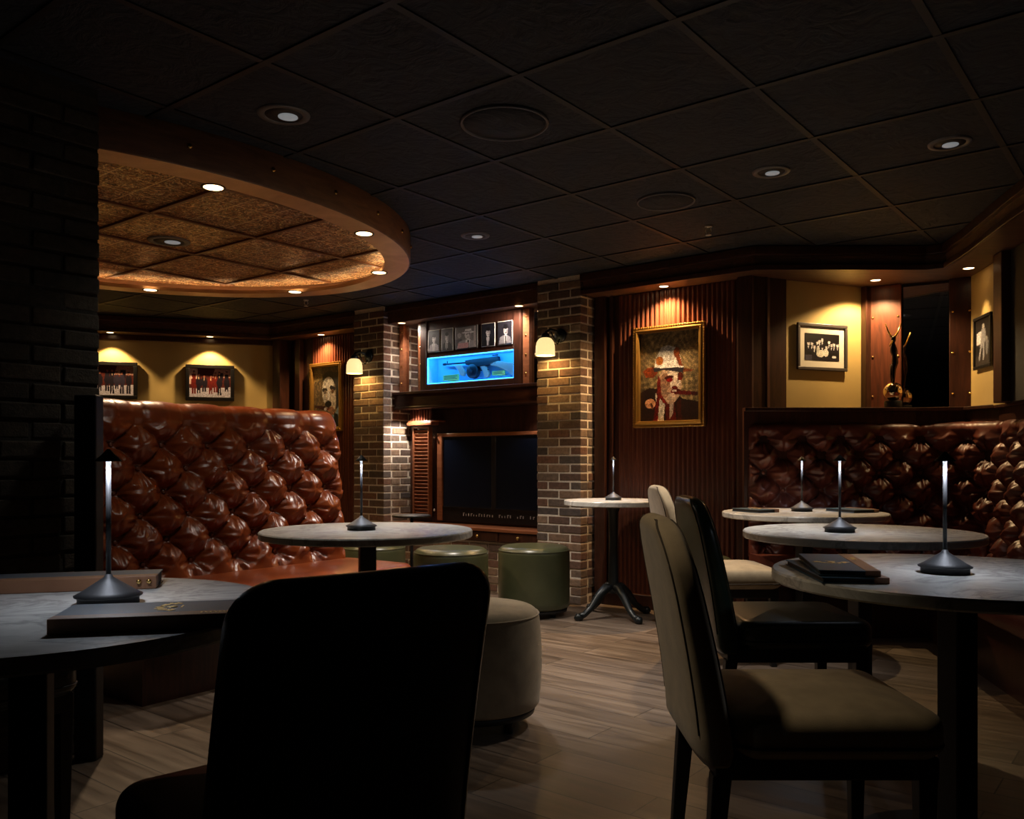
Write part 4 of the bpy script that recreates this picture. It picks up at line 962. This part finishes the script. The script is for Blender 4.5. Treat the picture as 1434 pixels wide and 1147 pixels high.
# ---------------------------------------------------------------- chairs
def chair(label, M, mat, W=.46, curve=.0, Rc=.10, thick=.085, piping=True, legmat=None, group=None, seatW=None, top=.92, lean=.10, seam=None, cat='chair'):
    """faces +y; back at y<0; origin on the floor under the seat centre"""
    t = thing('dining_chair', label, cat, M, group)
    n = 15; exp = 4.0; z0 = .385; rings = []
    def ring(z, hw, ht, yc):
        o = []; m = 56
        for j in range(m):
            an = 2*PI*j/m; c, s = math.cos(an), math.sin(an)
            x = hw*math.copysign(abs(c)**(2/exp), c); y = ht*math.copysign(abs(s)**(2/exp), s)
            o.append((x, yc+y+curve*(x/.23)**2, z))
        return o
    H = top-z0
    zs = [0, .006, .02]+[.02+(H-.14)*k/9 for k in range(1, 10)]
    rem = .12; zs = zs+[H-rem+rem*math.sin(PI/2*k/12) for k in range(0, 13)]
    zs = sorted(set(round(q, 5) for q in zs))
    for q in zs:
        f = q/H; d = H-q
        hw = W/2*(1-.03*f)
        if d < Rc: hw -= Rc-math.sqrt(max(Rc*Rc-(Rc-d)**2, 0))
        ht = (thick/2)*(1.12-.35*f)
        if d < ht*1.0: ht = math.sqrt(max(ht*ht-(ht-d)**2, 1e-6))
        if q < .02: ht -= .012*(1-q/.02)
        rings.append(ring(z0+q, max(hw, .01), max(ht, .002), -.235-lean*f**1.35))
    mb = MB(); mb.loft(rings); bk = obj('backrest', mb, mat, t)
    def yc(q): return -.235-lean*(q/H)**1.35
    def dims(q):
        f = q/H; d = H-q; hw = W/2*(1-.03*f)
        if d < Rc: hw -= Rc-math.sqrt(max(Rc*Rc-(Rc-d)**2, 0))
        ht = (thick/2)*(1.12-.35*f)
        if d < ht: ht = math.sqrt(max(ht*ht-(ht-d)**2, 1e-6))
        return hw, ht
    if piping:
        for side, nm in ((1, 'front_piping'), (-1, 'rear_piping')):
            P = []
            for sgn in (-1, 1):
                Q = []
                for q in [z_ for z_ in zs if .03 < z_ < H-.006]:
                    hw, ht = dims(q); x = sgn*hw*.905; Q.append((x, yc(q)+side*ht*.765+curve*(x/.23)**2, z0+q))
                P += Q if sgn < 0 else Q[::-1]
            mb = MB(); mb.tube(P, .003, 6); obj(nm, mb, seam or mat, bk)
    sw = seatW or W
    st = obj('seat', cushion(-sw/2, sw/2, -.20, .27, .395, .495, .06, .035, .022), mat, t)
    if piping:
        mb = MB(); rr = rr_rect(-sw/2, sw/2, -.20, .27, .06, .425); mb.tube(rr+[rr[0]], .0035, 6); obj('seat_piping', mb, seam or mat, st)
    mb = MB(); mb.box(-sw/2+.02, sw/2-.02, -.24, .25, .35, .40); obj('seat_frame', mb, m_blackmat, t, bevel=.005)
    for sx in (-1, 1):
        for sy in (-1, 1):
            mb = MB(); x, y = sx*(sw/2-.04), (.225 if sy > 0 else -.225)
            def sq(cx, cy, r, z): return [(cx-r, cy-r, z), (cx+r, cy-r, z), (cx+r, cy+r, z), (cx-r, cy+r, z)]
            mb.loft([sq(x, y+(-.03 if sy < 0 else 0), .014, 0), sq(x, y, .021, .36)], False); obj('leg', mb, m_blackmat, t, bevel=.003)
    return t
def at(x, y, rot): return Matrix.Translation((x, y, 0)) @ Matrix.Rotation(rot, 4, 'Z')
R = math.radians
chair('beige fabric chair with rounded back, nearest on the right, facing the menu table', at(.685, 2.08, R(-90)), m_beige, Rc=.17, seam=m_seam)
chair('dark green leather chair between the two beige chairs', at(.985, 3.17, R(-90)), m_green, Rc=.14)
chair('beige fabric chair furthest from the camera, behind the green leather chair', at(1.10, 4.55, R(-88)), m_beige, Rc=.17, seam=m_seam)
chair('black leather chair seen from behind in the left foreground', at(-.390, 1.39, math.atan2(.64, .77)), m_teal, W=.405, seatW=.36, Rc=.06, curve=.015, top=.905, lean=.10)
chair('dark chair lost in the shadow behind the near left table', at(-1.55, 2.35, R(-120)), m_teal, W=.46, Rc=.05)

# ---------------------------------------------------------------- ottomans
def ottoman(label, x, y, r, h, mat, group='round leather stools', foot=.05, sq=0, bulge=.0):
    t = thing('round_stool', label, 'stool', Matrix.Translation((x, y, 0)), group)
    mb = MB(); e = .05; prof = [(r-.03, foot), (r-.008, foot+.008)]
    for k in range(0, 11): zz = foot+.02+(h-e-foot-.02)*k/10; prof.append((r+bulge*math.sin(PI*k/10), zz))
    for k in range(1, 9): an = PI/2*k/8; prof.append((r-e+e*math.cos(an), h-e+e*math.sin(an)))
    for f in (.8, .6, .4, .2, .05): prof.append(((r-e)*f, h+.012*(1-f)))
    mb.lathe(prof, 64); c = obj('cushion', mb, mat, t)
    mb = MB(); rr = r-.004; mb.tube([(rr*math.cos(2*PI*k/64), rr*math.sin(2*PI*k/64), h-.028) for k in range(65)], .004, 6); obj('top_piping', mb, mat, c)
    mb = MB(); mb.lathe([(r-.02, foot-.02), (r-.015, foot+.004), (r-.05, foot+.006)], 48); obj('plinth', mb, m_blackmat, t)
    for k in range(4):
        an = PI/4+PI/2*k; mb = MB(); mb.lathe([(.016, 0), (.022, foot-.015)], 14, Matrix.Translation(((r-.07)*math.cos(an), (r-.07)*math.sin(an), 0))); obj('foot', mb, m_blackmat, t)
    return t
ottoman('beige fabric barrel stool tucked beside the table before the cognac booth', -.145, 3.43, .255, .47, m_beige, foot=.075, bulge=.01)
ottoman('olive leather drum stool in front of the right brick pillar', .15, 5.86, .245, .47, m_olive)
ottoman('olive leather drum stool behind the marble table, before the dark glass doors', -.40, 5.62, .245, .48, m_olive)
ottoman('olive leather drum stool beside the slim drinks table, mostly behind the marble table', -.98, 6.1, .22, .46, m_olive)
ottoman('olive leather stool behind the farthest beige chair, only an edge showing', 1.16, 5.28, .20, .46, m_olive)
